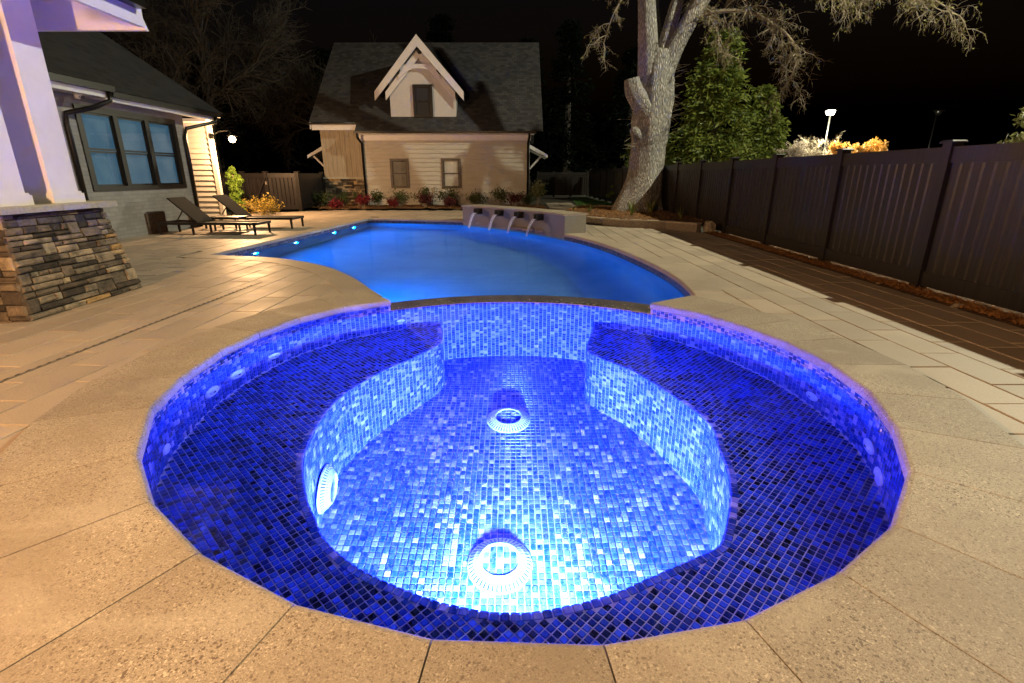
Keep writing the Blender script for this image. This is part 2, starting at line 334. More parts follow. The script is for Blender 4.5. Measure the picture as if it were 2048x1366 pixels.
RT = catmull([(.94,9.24),(1.2,8.6),(1.46,7.6),(1.645,6.31),(1.70,5.3),(1.62,4.42),(1.50,4.08)], .12)
def arc(r, a0, a1, n): return [(CX+r*math.cos(a0+(a1-a0)*i/n), CY+r*math.sin(a0+(a1-a0)*i/n)) for i in range(n+1)]
aR = math.atan2(4.05-CY, 1.28-CX); aL = math.atan2(4.25-CY, -1.08-CX)
SPB = arc(2.03, aR, aL, 24)
POOL = NL + LE[1:] + BK[1:] + FT[1:] + RT[1:]
POOLW = POOL + SPB
lowarc = arc(1.93, aR, aL-2*math.pi, 48)
VOID = POOL + lowarc

# ------------------------------------------------------------------ ground, deck
g = MB(); bx = (-4.4, 2.4, .45, 13.0)
for x0, x1, y0, y1 in ((-300, bx[0], -150, 500), (bx[1], 300, -150, 500), (bx[0], bx[1], -150, bx[2]), (bx[0], bx[1], bx[3], 500)):
    g.add([(x0, y0, -.05), (x1, y0, -.05), (x1, y1, -.05), (x0, y1, -.05)], [(0, 1, 2, 3)])
tag(g.build('ground', M['soil']), kind='structure')
DECK_OUT = [(-7.3,-4),(3.5,-4),(3.5,9.45),(3.0,10.1),(2.3,10.42),(1.5,11.35),(1.1,12.6),(1.1,15.6),(-5.3,15.75),(-7.3,14.2)]
d = MB(); d.sheet(DECK_OUT, -.014, [VOID]); deck = tag(d.build('deck', M['joint']), 'tan paver terrace around the pool and spa', kind='structure')

def offset_poly(pts, dist):
    out = []
    P = [Vector(p) for p in pts]
    for i, p in enumerate(P):
        d1 = (P[i]-P[i-1]).normalized() if i else (P[1]-P[0]).normalized()
        d2 = (P[i+1]-P[i]).normalized() if i < len(P)-1 else d1
        n1 = Vector((-d1.y, d1.x)); n2 = Vector((-d2.y, d2.x)); b = n1+n2
        out.append(tuple(p+b*(dist/max(.3, 1+n1.dot(n2)))))
    return out
COPW = .27
keep_line = offset_poly(NL+LE[1:]+BK[1:], COPW*.6) ; keep_line2 = offset_poly(RT, COPW*.6)
spa_keep = arc(2.0, 0, 2*math.pi, 72)
KEEP = []
for ln in (keep_line, keep_line2):
    for i in range(len(ln)-1):
        a, b = Vector(ln[i]), Vector(ln[i+1]); dd = (b-a).normalized(); KEEP.append((a, b, Vector((-dd.y, dd.x))))
for i in range(72):
    a, b = Vector(spa_keep[i]), Vector(spa_keep[i+1]); m = (a+b)/2; KEEP.append((a, b, (m-Vector((CX, CY))).normalized()))
pool_keep = keep_line + offset_poly(FT, -.02) + keep_line2 + SPB
def fit(poly):
    cx = sum(p[0] for p in poly)/len(poly); cyy = sum(p[1] for p in poly)/len(poly); c = Vector((cx, cyy))
    pts = poly+[(cx, cyy)]; X = [p[0] for p in pts]; Y = [p[1] for p in pts]
    ins = inside(pool_keep, X, Y) | (np.hypot(np.array(X)-CX, np.array(Y)-CY) < 2.0)
    if ins.all(): return None
    if ins.any():
        near = []
        for a, b, n in KEEP:
            ab = b-a; t = max(0, min(1, (c-a).dot(ab)/ab.length_squared)); q = a+ab*t; near.append(((c-q).length, q, n))
        near.sort(key=lambda z: z[0]); used = []
        for dist, q, n in near[:6]:
            if any(n.dot(u) > .93 for u in used): continue
            if dist > .45: break
            poly = clip(poly, q, n); used.append(n)
            if len(poly) < 3: return None
    out = [Vector(p) for p in DECK_OUT]
    if not inside(DECK_OUT, [cx], [cyy])[0]: return None
    for i in range(len(out)):
        a, b = out[i], out[(i+1) % len(out)]; ab = b-a; t = (c-a).dot(ab)/ab.length_squared
        if -.1 < t < 1.1:
            dd = ab.normalized(); n = Vector((-dd.y, dd.x))
            if (c-a).dot(n) < .5: poly = clip(poly, a, n)
            if len(poly) < 3: return None
    ar = abs(sum(poly[i-1][0]*poly[i][1]-poly[i][0]*poly[i-1][1] for i in range(len(poly))))/2
    # drop duplicate corners
    pp = [p for i, p in enumerate(poly) if (Vector(p)-Vector(poly[i-1])).length > .004]
    mx_ = sum(p[0] for p in pp)/max(1, len(pp)); my_ = sum(p[1] for p in pp)/max(1, len(pp))
    if inside(pool_keep, [mx_], [my_])[0] or math.hypot(mx_-CX, my_-CY) < 2.0: return None
    return pp if ar > .003 and len(pp) >= 3 else None
rng = random.Random(4)
pav = []
def paver_grid(x0, dirx, xmin, xmax, ymin, ymax, wd, ln):
    dv = Vector((dirx, 1)).normalized(); sv = Vector((dv.y, -dv.x)); o = Vector((x0, 0))
    for i in range(int((xmin-x0)/wd)-4, int((xmax-x0)/wd)+5):
        sh = rng.uniform(.3, .7)*ln+(i % 2)*ln*.5
        for j in range(int(ymin/ln)-2, int(ymax/ln)+3):
            a = o+sv*(i*wd)+dv*(j*ln+sh); gp = .0045
            q = [a+sv*gp+dv*gp, a+sv*(wd-gp)+dv*gp, a+sv*(wd-gp)+dv*(ln-gp), a+sv*gp+dv*(ln-gp)]
            c = (q[0]+q[2])/2
            if not (xmin <= c.x < xmax and ymin <= c.y < ymax): continue
            full = [tuple(p) for p in q]; f = fit(full)
            if f: pav.append((f, c, f == full and len(f) == 4))
paver_grid(-2.60, .052, -7.2, -.6, -3.8, 15.8, .235, .47)
paver_grid(2.66, -.006, -.6, 3.55, -3.8, 15.8, .24, .475)
def seen(c):
    # in front of the camera, within its field of view on the ground
    return abs(c.x) < 1.06*(c.y*.95+.3)+.2 and c.y > .8 and not (c.x < -3.5 and c.y < 3.6) and c.x > -6.35
pav.sort(key=lambda q: (0 if seen(q[1]) else 1, q[1].length))
rest = MB(); cache = {}
for i, (poly, c, full) in enumerate(pav):
    if i < 300:
        m = MB(); m.prism([(x-c.x, y-c.y) for x, y in poly], -.045, 0, .003)
        o = m.build('paver', M['paver'], deck); o.location = (c.x, c.y, rng.uniform(-.0015, .0012))
    else: rest.prism(poly, -.045, 0, .003)
tag(rest.build('far_pavers', M['paver'], deck), kind='stuff')
# slot drain in the deck
sd = MB(); a0 = Vector((-2.66, 1.2)); dv = Vector((.052, 1)).normalized(); b0 = a0+dv*3.75
sd.bar((a0.x, a0.y, .001), (b0.x, b0.y, .001), .018, .006); sdr = empty('slot_drain', (a0.x, a0.y, 0)); o = sd.build('channel', M['slot']); o.parent = sdr; o.matrix_parent_inverse = Matrix.Translation((-a0.x, -a0.y, 0))
gr = MB()
for i in range(60):
    q = a0+dv*(.03+i*.06); gr.box(q.x-.004, q.x+.004, q.y-.012, q.y+.012, .0045, .006)
o = gr.build('grate_slots', M['mortar'], sdr); o.matrix_parent_inverse = Matrix.Translation((-a0.x, -a0.y, 0))
tag(sdr, 'thin metal slot drain running between the pavers left of the spa', 'drain')

# ------------------------------------------------------------------ coping builder
def coping_stone(inner, outer, z1, th, nose=.022, gap=.0022):
    """inner/outer: matching lists of xy along the stone"""
    m = MB(); n = len(inner); rows = []
    for i in range(n):
        a, b = Vector(inner[i]), Vector(outer[i]); d = (b-a).normalized(); L = (b-a).length
        tv = Vector((-d.y, d.x)); sgn = 0
        e = 0 if 0 < i < n-1 else (1 if i == 0 else -1)
        tdir = (Vector(inner[min(i+1, n-1)])-Vector(inner[max(i-1, 0)])).normalized()*gap*e
        pr = []
        for kx, kz in ((L, z1-th), (L, z1-.004), (L-.004, z1), (nose, z1), (nose*.5, z1-nose*.13), (nose*.13, z1-nose*.5), (0, z1-nose), (0, z1-th+nose*.5), (nose*.3, z1-th+nose*.1), (nose*.8, z1-th)):
            q = a+d*kx+tdir; pr.append((q.x, q.y, kz))
        rows.append(pr)
    kx = len(rows[0]); vs = [q for r_ in rows for q in r_]; fs = []
    for i in range(n-1):
        for j in range(kx): fs.append((i*kx+j, i*kx+(j+1) % kx, (i+1)*kx+(j+1) % kx, (i+1)*kx+j))
    fs.append(tuple(range(kx))[::-1]); fs.append(tuple(range((n-1)*kx, n*kx)))
    m.add(vs, fs); return m
# ------------------------------------------------------------------ spa
spa = empty('spa', (CX, CY, 0)); SPI = Matrix.Translation((-CX, -CY, 0))
def spart(mb, name, mat_, parent=None, smooth=False):
    o = mb.build(name, mat_, parent or spa, smooth)
    if parent is None: o.matrix_parent_inverse = SPI
    return o
tag(spa, 'round in-ground spa lined with blue glass mosaic in the foreground', 'spa')
def r_out(a):
    d_ = abs((a-math.pi/2+math.pi) % (2*math.pi)-math.pi)
    return 2.075+.12*max(0, min(1, (1.25-d_)/.65))+.06*max(0, min(1, (d_-1.9)/.5))
for i in range(len(COP)-1):
    ins_ = [COP[i], COP[i+1]]; outs = []
    for j in (i, i+1):
        a = CA[j]; ro = r_out(a); outs.append((CX+ro*math.cos(a), CY+ro*math.sin(a)))
    if i == 0: outs[0] = (-1.31, 4.347)
    if i == len(COP)-2: outs[1] = (1.50, 4.151)
    spart(coping_stone(ins_, outs, .05, .052, .024), 'coping_stone', M['coping'])
PT = .0345
tiles = {'tile': MB(), 'tile_dark': MB()}
def add_tile(mb, c, u, v, n, hu, hv, th=.004):
    b = .0022
    base = [c-u*hu-v*hv, c+u*hu-v*hv, c+u*hu+v*hv, c-u*hu+v*hv]
    top = [c-u*(hu-b)-v*(hv-b)+n*th, c+u*(hu-b)-v*(hv-b)+n*th, c+u*(hu-b)+v*(hv-b)+n*th, c-u*(hu-b)+v*(hv-b)+n*th]
    mb.add(base+top, [(4,5,6,7),(0,1,5,4),(1,2,6,5),(2,3,7,6),(3,0,4,7)])
# bench outline
BE = [(-.618,4.205),(-.547,3.76),(-.683,3.47),(-.866,3.192),(-1.005,2.883),(-1.049,2.642),(-1.04,2.353),(-.996,2.129),(-.895,1.897),(-.806,1.758),(-.73,1.647),(-.565,1.515),(-.366,1.419),(-.189,1.359),(.033,1.333),(.313,1.393),(.462,1.457),(.607,1.523),(.76,1.592),(.82,1.645),(.931,1.856),(1.0,2.055),(1.038,2.284),(1.073,2.471),(1.019,2.697),(.925,2.941),(.809,3.194),(.658,3.387),(.569,3.53),(.58,3.716),(.647,3.994)]
bl0 = Vector(BE[0]); bl1 = Vector(BE[-1])
def onwall(a, e=0): r = float(wall_r(a))+e; return (CX+r*math.cos(a), CY+r*math.sin(a))
b0a = math.atan2(BE[0][1]-CY, BE[0][0]-CX); b1a = math.atan2(BE[-1][1]-CY, BE[-1][0]-CX)
BE = [onwall(b0a)]+BE[1:-1]+[onwall(b1a)]
BC = resample(catmull(BE, .02), PT)
FW = [tuple(p) for p in BC]+[onwall(b1a+(b0a-b1a)*i/12, .02) for i in range(1, 12)]
# structural backing surfaces (grout)
bk = MB(); N = 240; TOPW = .0
ring = []
for i in range(N):
    a = 2*math.pi*i/N; x, y = onwall(a, .004); gap_ = aR < a < aL
    ring.append((x, y, (SPILL-.002) if (CA[-1]-2*math.pi < a-2*math.pi < CA[0]) and False else 0.0, a))
for i in range(N):
    x0, y0, _, a0_ = ring[i]; x1, y1, _, a1_ = ring[(i+1) % N]; am = (a0_+2*math.pi/N/2)
    zt = SPILL-.003 if (CA[-1] % (2*math.pi)) < am < (CA[0] % (2*math.pi)) else .0
    bk.add([(x0, y0, FLOOR-.02), (x1, y1, FLOOR-.02), (x1, y1, zt), (x0, y0, zt)], [(1, 0, 3, 2)])
outer_ring = [(p[0], p[1]) for p in ring]
bk.sheet(outer_ring, BENCH-.004, [FW])
bk.sheet([onwall(2*math.pi*i/90, .01) for i in range(90)], FLOOR-.004)
for i in range(len(BC)-1):
    (x0, y0), (x1, y1) = BC[i], BC[i+1]
    bk.add([(x0, y0, FLOOR-.01), (x1, y1, FLOOR-.01), (x1, y1, BENCH-.004), (x0, y0, BENCH-.004)], [(0, 1, 2, 3)])
spart(bk, 'basin', M['grout'])
# wall tiles
Z = Vector((0, 0, 1)); rng = random.Random(7)
ncol = int(2*math.pi*1.725/PT)
a_lo, a_hi = CA[-1] % (2*math.pi), CA[0] % (2*math.pi)
for i in range(ncol):
    a = 2*math.pi*(i+.5)/ncol; x, y = onwall(a); x0, y0 = onwall(a-.004); x1, y1 = onwall(a+.004)
    u = Vector((x1-x0, y1-y0, 0)).normalized(); n = Vector((-u.y, u.x, 0)); half = float(wall_r(a))*math.pi/ncol-.0024
    top = SPILL-.004 if a_lo < a < a_hi else 0.0
    zb = FLOOR if b1a < a < b0a else BENCH
    off = .0 if i % 2 else PT*.5
    zc = top-off*(.999)
    if off: add_tile(tiles['tile'], Vector((x, y, top-off/2)), u, Z, n, half, off/2-.0024)
    while True:
        rh = PT if zc > -.05 else .055
        if zc-rh < zb-.02: break
        add_tile(tiles['tile'], Vector((x, y, zc-rh/2)), u, Z, n, half, rh/2-.0026); zc -= rh
# riser and lip tiles
for i in range(len(BC)-1):
    p0, p1 = Vector((*BC[i], 0)), Vector((*BC[i+1], 0)); u = (p1-p0); L = u.length; u.normalize(); n = Vector((-u.y, u.x, 0)); c = (p0+p1)/2
    off = (i % 2)*PT*.5; zc = BENCH+.006
    if off: add_tile(tiles['tile'], c+Z*(zc-off/2), u, Z, n, L/2-.0024, off/2-.0024)
    zc -= off
    while zc-.043 > FLOOR-.03:
        add_tile(tiles['tile'], c+Z*(zc-.0215), u, Z, n, L/2-.0024, .0215-.0025); zc -= .043
    add_tile(tiles['tile'], c-n*(PT*.5)+Z*(BENCH+.005), u, n, Z, L/2-.0024, PT/2-.0024)
# floor tiles
xs, ys = np.meshgrid(np.arange(-1.2, 1.2, PT), np.arange(1.2, 4.4, PT)); msk = inside(FW, xs, ys)
for x, y in zip(xs[msk], ys[msk]): add_tile(tiles['tile'], Vector((x, y, FLOOR)), Vector((1, 0, 0)), Vector((0, 1, 0)), Z, PT/2-.0028, PT/2-.0028)
# bench tiles on the diagonal
u = Vector((math.cos(R(45)), math.sin(R(45)), 0)); v = Vector((-u.y, u.x, 0)); BP = PT*.80
lip = [tuple(p) for p in offset_poly([tuple(q) for q in BC], -PT*.84)]
LIP = lip+[onwall(b1a+(b0a-b1a)*i/12, .03) for i in range(1, 12)]
wallpoly = [onwall(2*math.pi*i/160) for i in range(160)]
gi = np.arange(-92, 93); ga, gb = np.meshgrid(gi, gi); bxx = CX+(ga*u.x+gb*v.x)*BP; byy = CY+(ga*u.y+gb*v.y)*BP
ok = inside(wallpoly, bxx, byy)
ok &= ~inside(LIP, bxx, byy)
bt = [(x, y) for x, y in zip(bxx[ok], byy[ok])]
def apparent(x, y):   # does the sight line pass inside the coping opening?
    d_ = .72*(WZ-BENCH); tt = (1-.05)/(1-(WZ-d_)); return inside(COP, [x*tt], [y*tt])[0]
vis = [q for q in bt if apparent(*q)]; vis.sort(key=lambda q: math.hypot(q[0], q[1])); near = set(vis[:300])
one = MB(); add_tile(one, Vector((0, 0, 0)), u, v, Z, BP/2-.0021, BP/2-.0021); one_me = one.mesh('bench_tile', M['tile_dark'])
for x, y in bt:
    if (x, y) in near:
        o = link(bpy.data.objects.new('bench_tile', one_me), spa); o.matrix_parent_inverse = SPI; o.location = (x, y, BENCH)
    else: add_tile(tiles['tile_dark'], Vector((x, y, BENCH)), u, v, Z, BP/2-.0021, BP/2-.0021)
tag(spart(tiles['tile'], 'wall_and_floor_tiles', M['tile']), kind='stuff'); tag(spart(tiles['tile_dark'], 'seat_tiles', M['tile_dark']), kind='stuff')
# spillway
sp = MB(); n = 40; fa = arc(1, CA[-1] % (2*math.pi), CA[0] % (2*math.pi), n)
for i in range(n):
    A_ = []
    for j in (i, i+1):
        a = a_lo+(a_hi-a_lo)*j/n; A_.append((onwall(a, -.004), (CX+2.02*math.cos(a), CY+2.02*math.sin(a)), (CX+2.035*math.cos(a), CY+2.035*math.sin(a))))
    (i0, o0, e0), (i1, o1, e1) = A_
    sp.add([(*i0, SPILL), (*i1, SPILL), (*o1, SPILL-.006), (*o0, SPILL-.006), (*e1, SPILL-.03), (*e0, SPILL-.03), (*e1, -.6), (*e0, -.6)], [(0, 3, 2, 1), (3, 5, 4, 2), (5, 7, 6, 4)])
spart(sp, 'spillway', M['spill'], None, True)
# jets
for a, z, rr in ((R(122), -.34, .035), (R(157.5), -.36, .05), (R(169), -.33, .065), (R(177.5), -.33, .065), (R(196), -.42, .04), (R(41), -.40, .035), (R(3), -.42, .05), (R(-16), -.38, .06), (R(-22), -.47, .06)):
    x, y = onwall(a, -.004); Mx = Matrix.Translation((x, y, z)) @ Matrix.Rotation(a+math.pi, 4, 'Z') @ Matrix.Rotation(R(90), 4, 'Y')
    j = MB(); j.lathe([(rr, 0), (rr, .006), (rr*.72, .012), (rr*.62, .008), (rr*.45, .008), (rr*.4, .016), (rr*.2, .018), (.001, .018)], 22, Mx); jo = spart(j, 'jet', M['plastic'], None, True)
    e = MB(); e.lathe([(rr*.2, .019), (.0005, .0195)], 12, Mx); e.build('nozzle', M['hole'], jo)
def drain(Mx, r):
    d_ = MB(); d_.lathe([(r, 0), (r, .008), (r*.965, .012)], 40, Mx); d_.lathe([(r*.64, .052), (r*.60, .055), (r*.575, .05), (r*.575, .03)], 40, Mx); d_.lathe([(r*.81, .032), (r*.78, .037), (r*.80, .03)], 40, Mx)
    do = spart(d_, 'drain_cover', M['plastic'], None, True)
    rb = MB()
    for q in range(44):
        a = 2*math.pi*q/44; ca, sa = math.cos(a), math.sin(a); tx = Vector((-sa, ca, 0))*r*.042
        p = [Vector((ca*r*.97, sa*r*.97, .011)), Vector((ca*r*.8, sa*r*.8, .034)), Vector((ca*r*.62, sa*r*.62, .053))]
        for s0, s1 in ((0, 1), (1, 2)): rb.add([Mx @ (p[s0]-tx), Mx @ (p[s0]+tx), Mx @ (p[s1]+tx*.9), Mx @ (p[s1]-tx*.9)], [(0, 1, 2, 3)])
    rb.build('ribs', M['plastic'], do)
    cr = MB(); cr.lathe([(r*.95, .002), (r*.6, .036), (r*.575, .03)], 32, Mx); cr.build('well', M['hole'], do, True)
    pl = MB(); s_ = PT
    for ix in range(-4, 5):
        for iy in range(-4, 5):
            if math.hypot(ix, iy)*s_ < r*.5: add_tile(pl, Mx @ Vector((ix*s_, iy*s_, .04)), Mx.to_3x3() @ Vector((1, 0, 0)), Mx.to_3x3() @ Vector((0, 1, 0)), Mx.to_3x3() @ Z, s_/2-.0014, s_/2-.0014)
    tag(pl.build('inlaid_tiles', M['tile'], do), kind='stuff')
    ds = MB(); ds.lathe([(r*.57, .04), (.001, .04)], 32, Mx); ds.build('plate', M['grout'], do)
drain(Matrix.Translation((-.025, 3.30, FLOOR+.003)), .155); drain(Matrix.Translation((-.061, 2.09, FLOOR+.003)), .165)
drain(Matrix.Translation((-1.028, 2.40, -1.16)) @ Matrix.Rotation(R(6), 4, 'Z') @ Matrix.Rotation(R(90), 4, 'Y'), .155)
# spa lamp in the near riser
lm = MB(); Mx = Matrix.Translation((.03, 1.345, -1.04)) @ Matrix.Rotation(R(-90), 4, 'X'); lm.lathe([(.11, 0), (.11, .02), (.085, .03)], 28, Mx); lo = spart(lm, 'lamp', M['plastic'], None, True)
ln_ = MB(); ln_.lathe([(.085, .028), (.001, .032)], 28, Mx); ln_.build('lens', M['glow_spa'], lo)
def light(name, typ, loc, power, colr, size=.05, rot=(0, 0, 0), parent=None):
    L = bpy.data.lights.new(name, typ); L.energy = power; L.color = colr
    if typ == 'AREA': L.shape = 'DISK'; L.size = size
    else: L.shadow_soft_size = size
    o = bpy.data.objects.new(name, L); o.location = loc; o.rotation_euler = rot; link(o, parent); return o
light('spa_light', 'AREA', (.03, 1.39, -1.04), POWER['spa'], (.056, .122, 1.0), .15, (R(58), 0, 0))
swp = [onwall(2*math.pi*i/120, .003) for i in range(120)]
sw = MB(); sw.sheet(swp, WZ); tag(sw.build('spa_water', M['spa_water']), 'still clear water filling the spa', kind='structure')

# ------------------------------------------------------------------ pool
pool = empty('swimming_pool', (-1, 8.5, 0)); PPI = Matrix.Translation((1, -8.5, 0))
def ppart(mb, name, m_, parent=None, smooth=False):
    o = mb.build(name, m_, parent or pool, smooth)
    if parent is None: o.matrix_parent_inverse = PPI
    return o
tag(pool, 'free-form blue-lit swimming pool with a curved far side', 'pool')
sh = MB(); n = len(POOL)
for i in range(n-1):
    (x0, y0), (x1, y1) = offset_poly(POOL, .02)[i] if False else POOL[i], POOL[i+1]
    sh.add([(x0, y0, -1.3), (x1, y1, -1.3), (x1, y1, -.19), (x0, y0, -.19)], [(0, 1, 2, 3)])
prev = None
for dist, zz in ((.002, -.72), (.05, -.88), (.15, -1.0), (.32, -1.1), (.55, -1.17), (.8, -1.21)):
    rg_ = offset_poly(FT+RT[1:], -dist)
    if prev:
        for i in range(len(rg_)-1): sh.add([(*prev[0][i], prev[1]), (*prev[0][i+1], prev[1]), (*rg_[i+1], zz), (*rg_[i], zz)], [(0, 1, 2, 3)])
    prev = (rg_, zz)
sh.sheet(POOLW, -1.225); bo = ppart(sh, 'basin', M['plaster'], None, True)
bw_ = bmesh.new(); bw_.from_mesh(bo.data); bmesh.ops.remove_doubles(bw_, verts=bw_.verts, dist=.002); bw_.to_mesh(bo.data); bw_.free()
bd = MB()
for i in range(n-1):
    (x0, y0), (x1, y1) = POOL[i], POOL[i+1]; bd.add([(x0, y0, -.19), (x1, y1, -.19), (x1, y1, -.01), (x0, y0, -.01)], [(0, 1, 2, 3)])
ppart(bd, 'waterline_band', M['band'])
def pool_coping(line, step):
    L = np.array(line); o2 = np.array(offset_poly(line, COPW)); i2 = np.array(offset_poly(line, -.012))
    seg = np.hypot(*(L[1:]-L[:-1]).T); s_ = np.r_[0, np.cumsum(seg)]; nst = max(1, int(round(s_[-1]/step)))
    cor = [0.0]
    for q in range(1, nst): cor.append(s_[-1]*q/nst)
    cor.append(s_[-1])
    for a, b in zip(cor[:-1], cor[1:]):
        ts = [a]+[q for q in s_ if a+.03 < q < b-.03]+[b]
        f = lambda A_, t_: (float(np.interp(t_, s_, A_[:, 0])), float(np.interp(t_, s_, A_[:, 1])))
        ppart(coping_stone([f(i2, q) for q in ts], [f(o2, q) for q in ts], .004, .05, .015), 'coping_stone', M['paver'])
left_all = NL+LE[1:]+BK[1:]
pool_coping(left_all, .46); pool_coping(RT, .46)
pw = MB(); pw.sheet(POOLW, PZ); tag(pw.build('pool_water', M['pool_water']), 'calm blue-lit water of the swimming pool', kind='structure')
def pool_light(x, y, z, nx, ny, power):
    a = math.atan2(ny, nx); Mx = Matrix.Translation((x, y, z)) @ Matrix.Rotation(a, 4, 'Z') @ Matrix.Rotation(R(90), 4, 'Y')
    f = MB(); f.lathe([(.07, 0), (.07, .012), (.045, .02)], 22, Mx); fo = ppart(f, 'lamp', M['plastic'], None, True); q = MB(); q.lathe([(.045, .018), (.001, .024)], 22, Mx); q.build('lens', M['glow_blue'], fo)
    light('pool_light', 'AREA', (x+nx*.04, y+ny*.04, z), power, (.0, .20, 1.0), .08, (R(90), 0, a-R(90)))
lx = lambda y: -4.0+(y-6.73)*.0861
for y in (7.75, 9.0, 10.6, 11.65): pool_light(lx(y)+.004, y, -.30, 1, -.09, POWER['pool'])
pool_light(-1.83, 5.5, -.55, .82, .57, POWER['pool_hidden'])

# ------------------------------------------------------------------ fountain wall
fw = empty('fountain_wall', (0, 10.7, 0)); FPI = Matrix.Translation((0, -10.7, 0)); tag(fw, 'low curved stucco wall with four water spouts behind the pool', 'fountain')
def fpart(mb, name, m_, smooth=False):
    o = mb.build(name, m_, fw, smooth); o.matrix_parent_inverse = FPI; return o
fo_ = offset_poly(FT, .44); fi_ = offset_poly(FT, -.006)
bm_ = MB(); poly = fi_+fo_[::-1]; bm_.prism(poly[::-1], -.3, .315); fpart(bm_, 'wall', M['fountain'])
ci = offset_poly(FT, -.04); co = offset_poly(FT, .48)
for s_ in range(7):
    a, b = s_*2, s_*2+3; m = MB(); pl_ = ci[a:b]+co[a:b][::-1]; m.prism(inset(pl_[::-1], .002), .315, .345, .004); fpart(m, 'cap_stone', M['coping'])
for tq in (.17, .375, .57, .77):
    p = Vector(q3(tq)); p2 = Vector(q3(tq+.01)); d_ = (p2-p).normalized(); nn = Vector((d_.y, -d_.x)); 
    s_ = MB(); L = .16; wd = .055
    for e in (-1, 1): s_.hexa(*[[Vector((*(p+d_*(e*wd+q0)+nn*q1), zz)) for q0, q1 in ((-.006, -.05), (.006, -.05), (.006, L), (-.006, L))] for zz in (.185, .30)])
    s_.hexa(*[[Vector((*(p+d_*q0+nn*q1), zz)) for q0, q1 in ((-wd, -.05), (wd, -.05), (wd, L), (-wd, L))] for zz in (.185, .197)])
    fpart(s_, 'spout', M['aluminium'])
    wt_ = MB(); P0 = p+nn*(L-.03); rows = []
    for q in range(10):
        f = q/9; ho = .03+.19*f; zz = .205-(.205-PZ+.02)*f*f
        wv = wd*.82*(1-.45*f)
        rows.append([(*(P0+nn*ho-d_*wv), zz), (*(P0+nn*ho+d_*wv), zz), (*(P0+nn*(ho+.012)+d_*wv), zz+.008), (*(P0+nn*(ho+.012)-d_*wv), zz+.008)])
    vs = [q for r_ in rows for q in r_]; fs = [(i*4+j, i*4+(j+1) % 4, i*4+4+(j+1) % 4, i*4+4+j) for i in range(9) for j in range(4)]
    wt_.add(vs, fs); fpart(wt_, 'water_stream', M['fall'], True)

# ------------------------------------------------------------------ porch pier, posts and eave
rs = random.Random(11)
def stone_face(parent, P, U, Vv, Nn, W, Hh, rowh, wmin, wmax, m_, taper=(0, 0), PI=None, proud=.02, dbl=.3):
    """lay ledge stones on a face: origin P, along U width W, up V height Hh; taper shrinks the two ends towards the top"""
    rows = int(round(Hh/rowh)); rowh = Hh/rows; occ = [[] for _ in range(rows+2)]
    zz = [0]; 
    for r_ in range(rows): zz.append(zz[-1]+rowh*rs.uniform(.7, 1.3))
    zz = [q*Hh/zz[-1] for q in zz]
    for r_ in range(rows):
        uu = 0.0
        while uu < W-1e-4:
            hit = [o for o in occ[r_] if o[0]-1e-6 <= uu < o[1]-1e-6]
            if hit: uu = hit[0][1]; continue
            nxt = min([o[0] for o in occ[r_] if o[0] > uu]+[W]); wd = rs.uniform(wmin, wmax)
            if nxt-uu-wd < wmin: wd = nxt-uu
            wd = min(wd, nxt-uu); z0, z1 = zz[r_], zz[r_+1]
            if r_+1 < rows and rs.random() < dbl and wd < wmax*.8 and not any(o[0] < uu+wd and o[1] > uu for o in occ[r_+1]):
                z1 = zz[r_+2]; occ[r_+1].append((uu, uu+wd))
            g_ = .0035; pr_ = proud*rs.uniform(.5, 1.25); c = min(.010, (z1-z0)*.24); m = MB()
            def at(a, z, e): 
                f = z/Hh; a2 = taper[0]*f+a*(W-(taper[0]+taper[1])*f)/W
                return P+U*a2+Vv*z+Nn*e
            j = lambda: rs.uniform(-.75, .75)*c
            b_ = [(uu+g_, z0+g_), (uu+wd-g_, z0+g_), (uu+wd-g_, z1-g_), (uu+g_, z1-g_)]; t_ = [(uu+g_+c+j(), z0+g_+c+j()), (uu+wd-g_-c+j(), z0+g_+c+j()), (uu+wd-g_-c+j(), z1-g_-c+j()), (uu+g_+c+j(), z1-g_-c+j())]
            vs = [at(a, z, -.02) for a, z in b_]+[at(a, z, pr_*.55) for a, z in b_]+[at(a, z, pr_+j()) for a, z in t_]
            m.add(vs, [(8, 9, 10, 11)]+[(i, (i+1) % 4, 4+(i+1) % 4, 4+i) for i in range(4)]+[(4+i, 4+(i+1) % 4, 8+(i+1) % 4, 8+i) for i in range(4)])
            o = m.build('stone', m_, parent)
            if PI is not None: o.matrix_parent_inverse = PI
            uu += wd
porch = empty('porch', (-3.9, 4.1, 0)); POI = Matrix.Translation((3.9, -4.1, 0)); tag(porch, 'white porch eave on twin posts over a stacked-stone pier', 'porch')
def qpart(mb, name, m_, parent=None, smooth=False):
    o = mb.build(name, m_, parent or porch, smooth)
    if parent is None: o.matrix_parent_inverse = POI
    return o
core = MB(); b_ = [(-4.45, 3.53), (-3.46, 3.53), (-3.46, 4.68), (-4.45, 4.68)]; t_ = [(-4.38, 3.60), (-3.52, 3.60), (-3.52, 4.50), (-4.38, 4.50)]
core.hexa([(x, y, -.03) for x, y in b_], [(x, y, .74) for x, y in t_]); pier = qpart(core, 'pier', M['mortar'])
stone_face(pier, Vector((-3.46, 3.52, 0)), Vector((0, 1, 0)), Vector((-.075, 0, 1)).normalized(), Vector((1, 0, .07)).normalized(), 1.17, .735, .046, .06, .30, M['stone'], (.07, .18), dbl=.2)
stone_face(pier, Vector((-4.45, 3.53, 0)), Vector((1, 0, 0)), Vector((0, .09, 1)).normalized(), Vector((0, -1, .08)).normalized(), 1.0, .735, .047, .055, .25, M['stone'], (.06, .06))
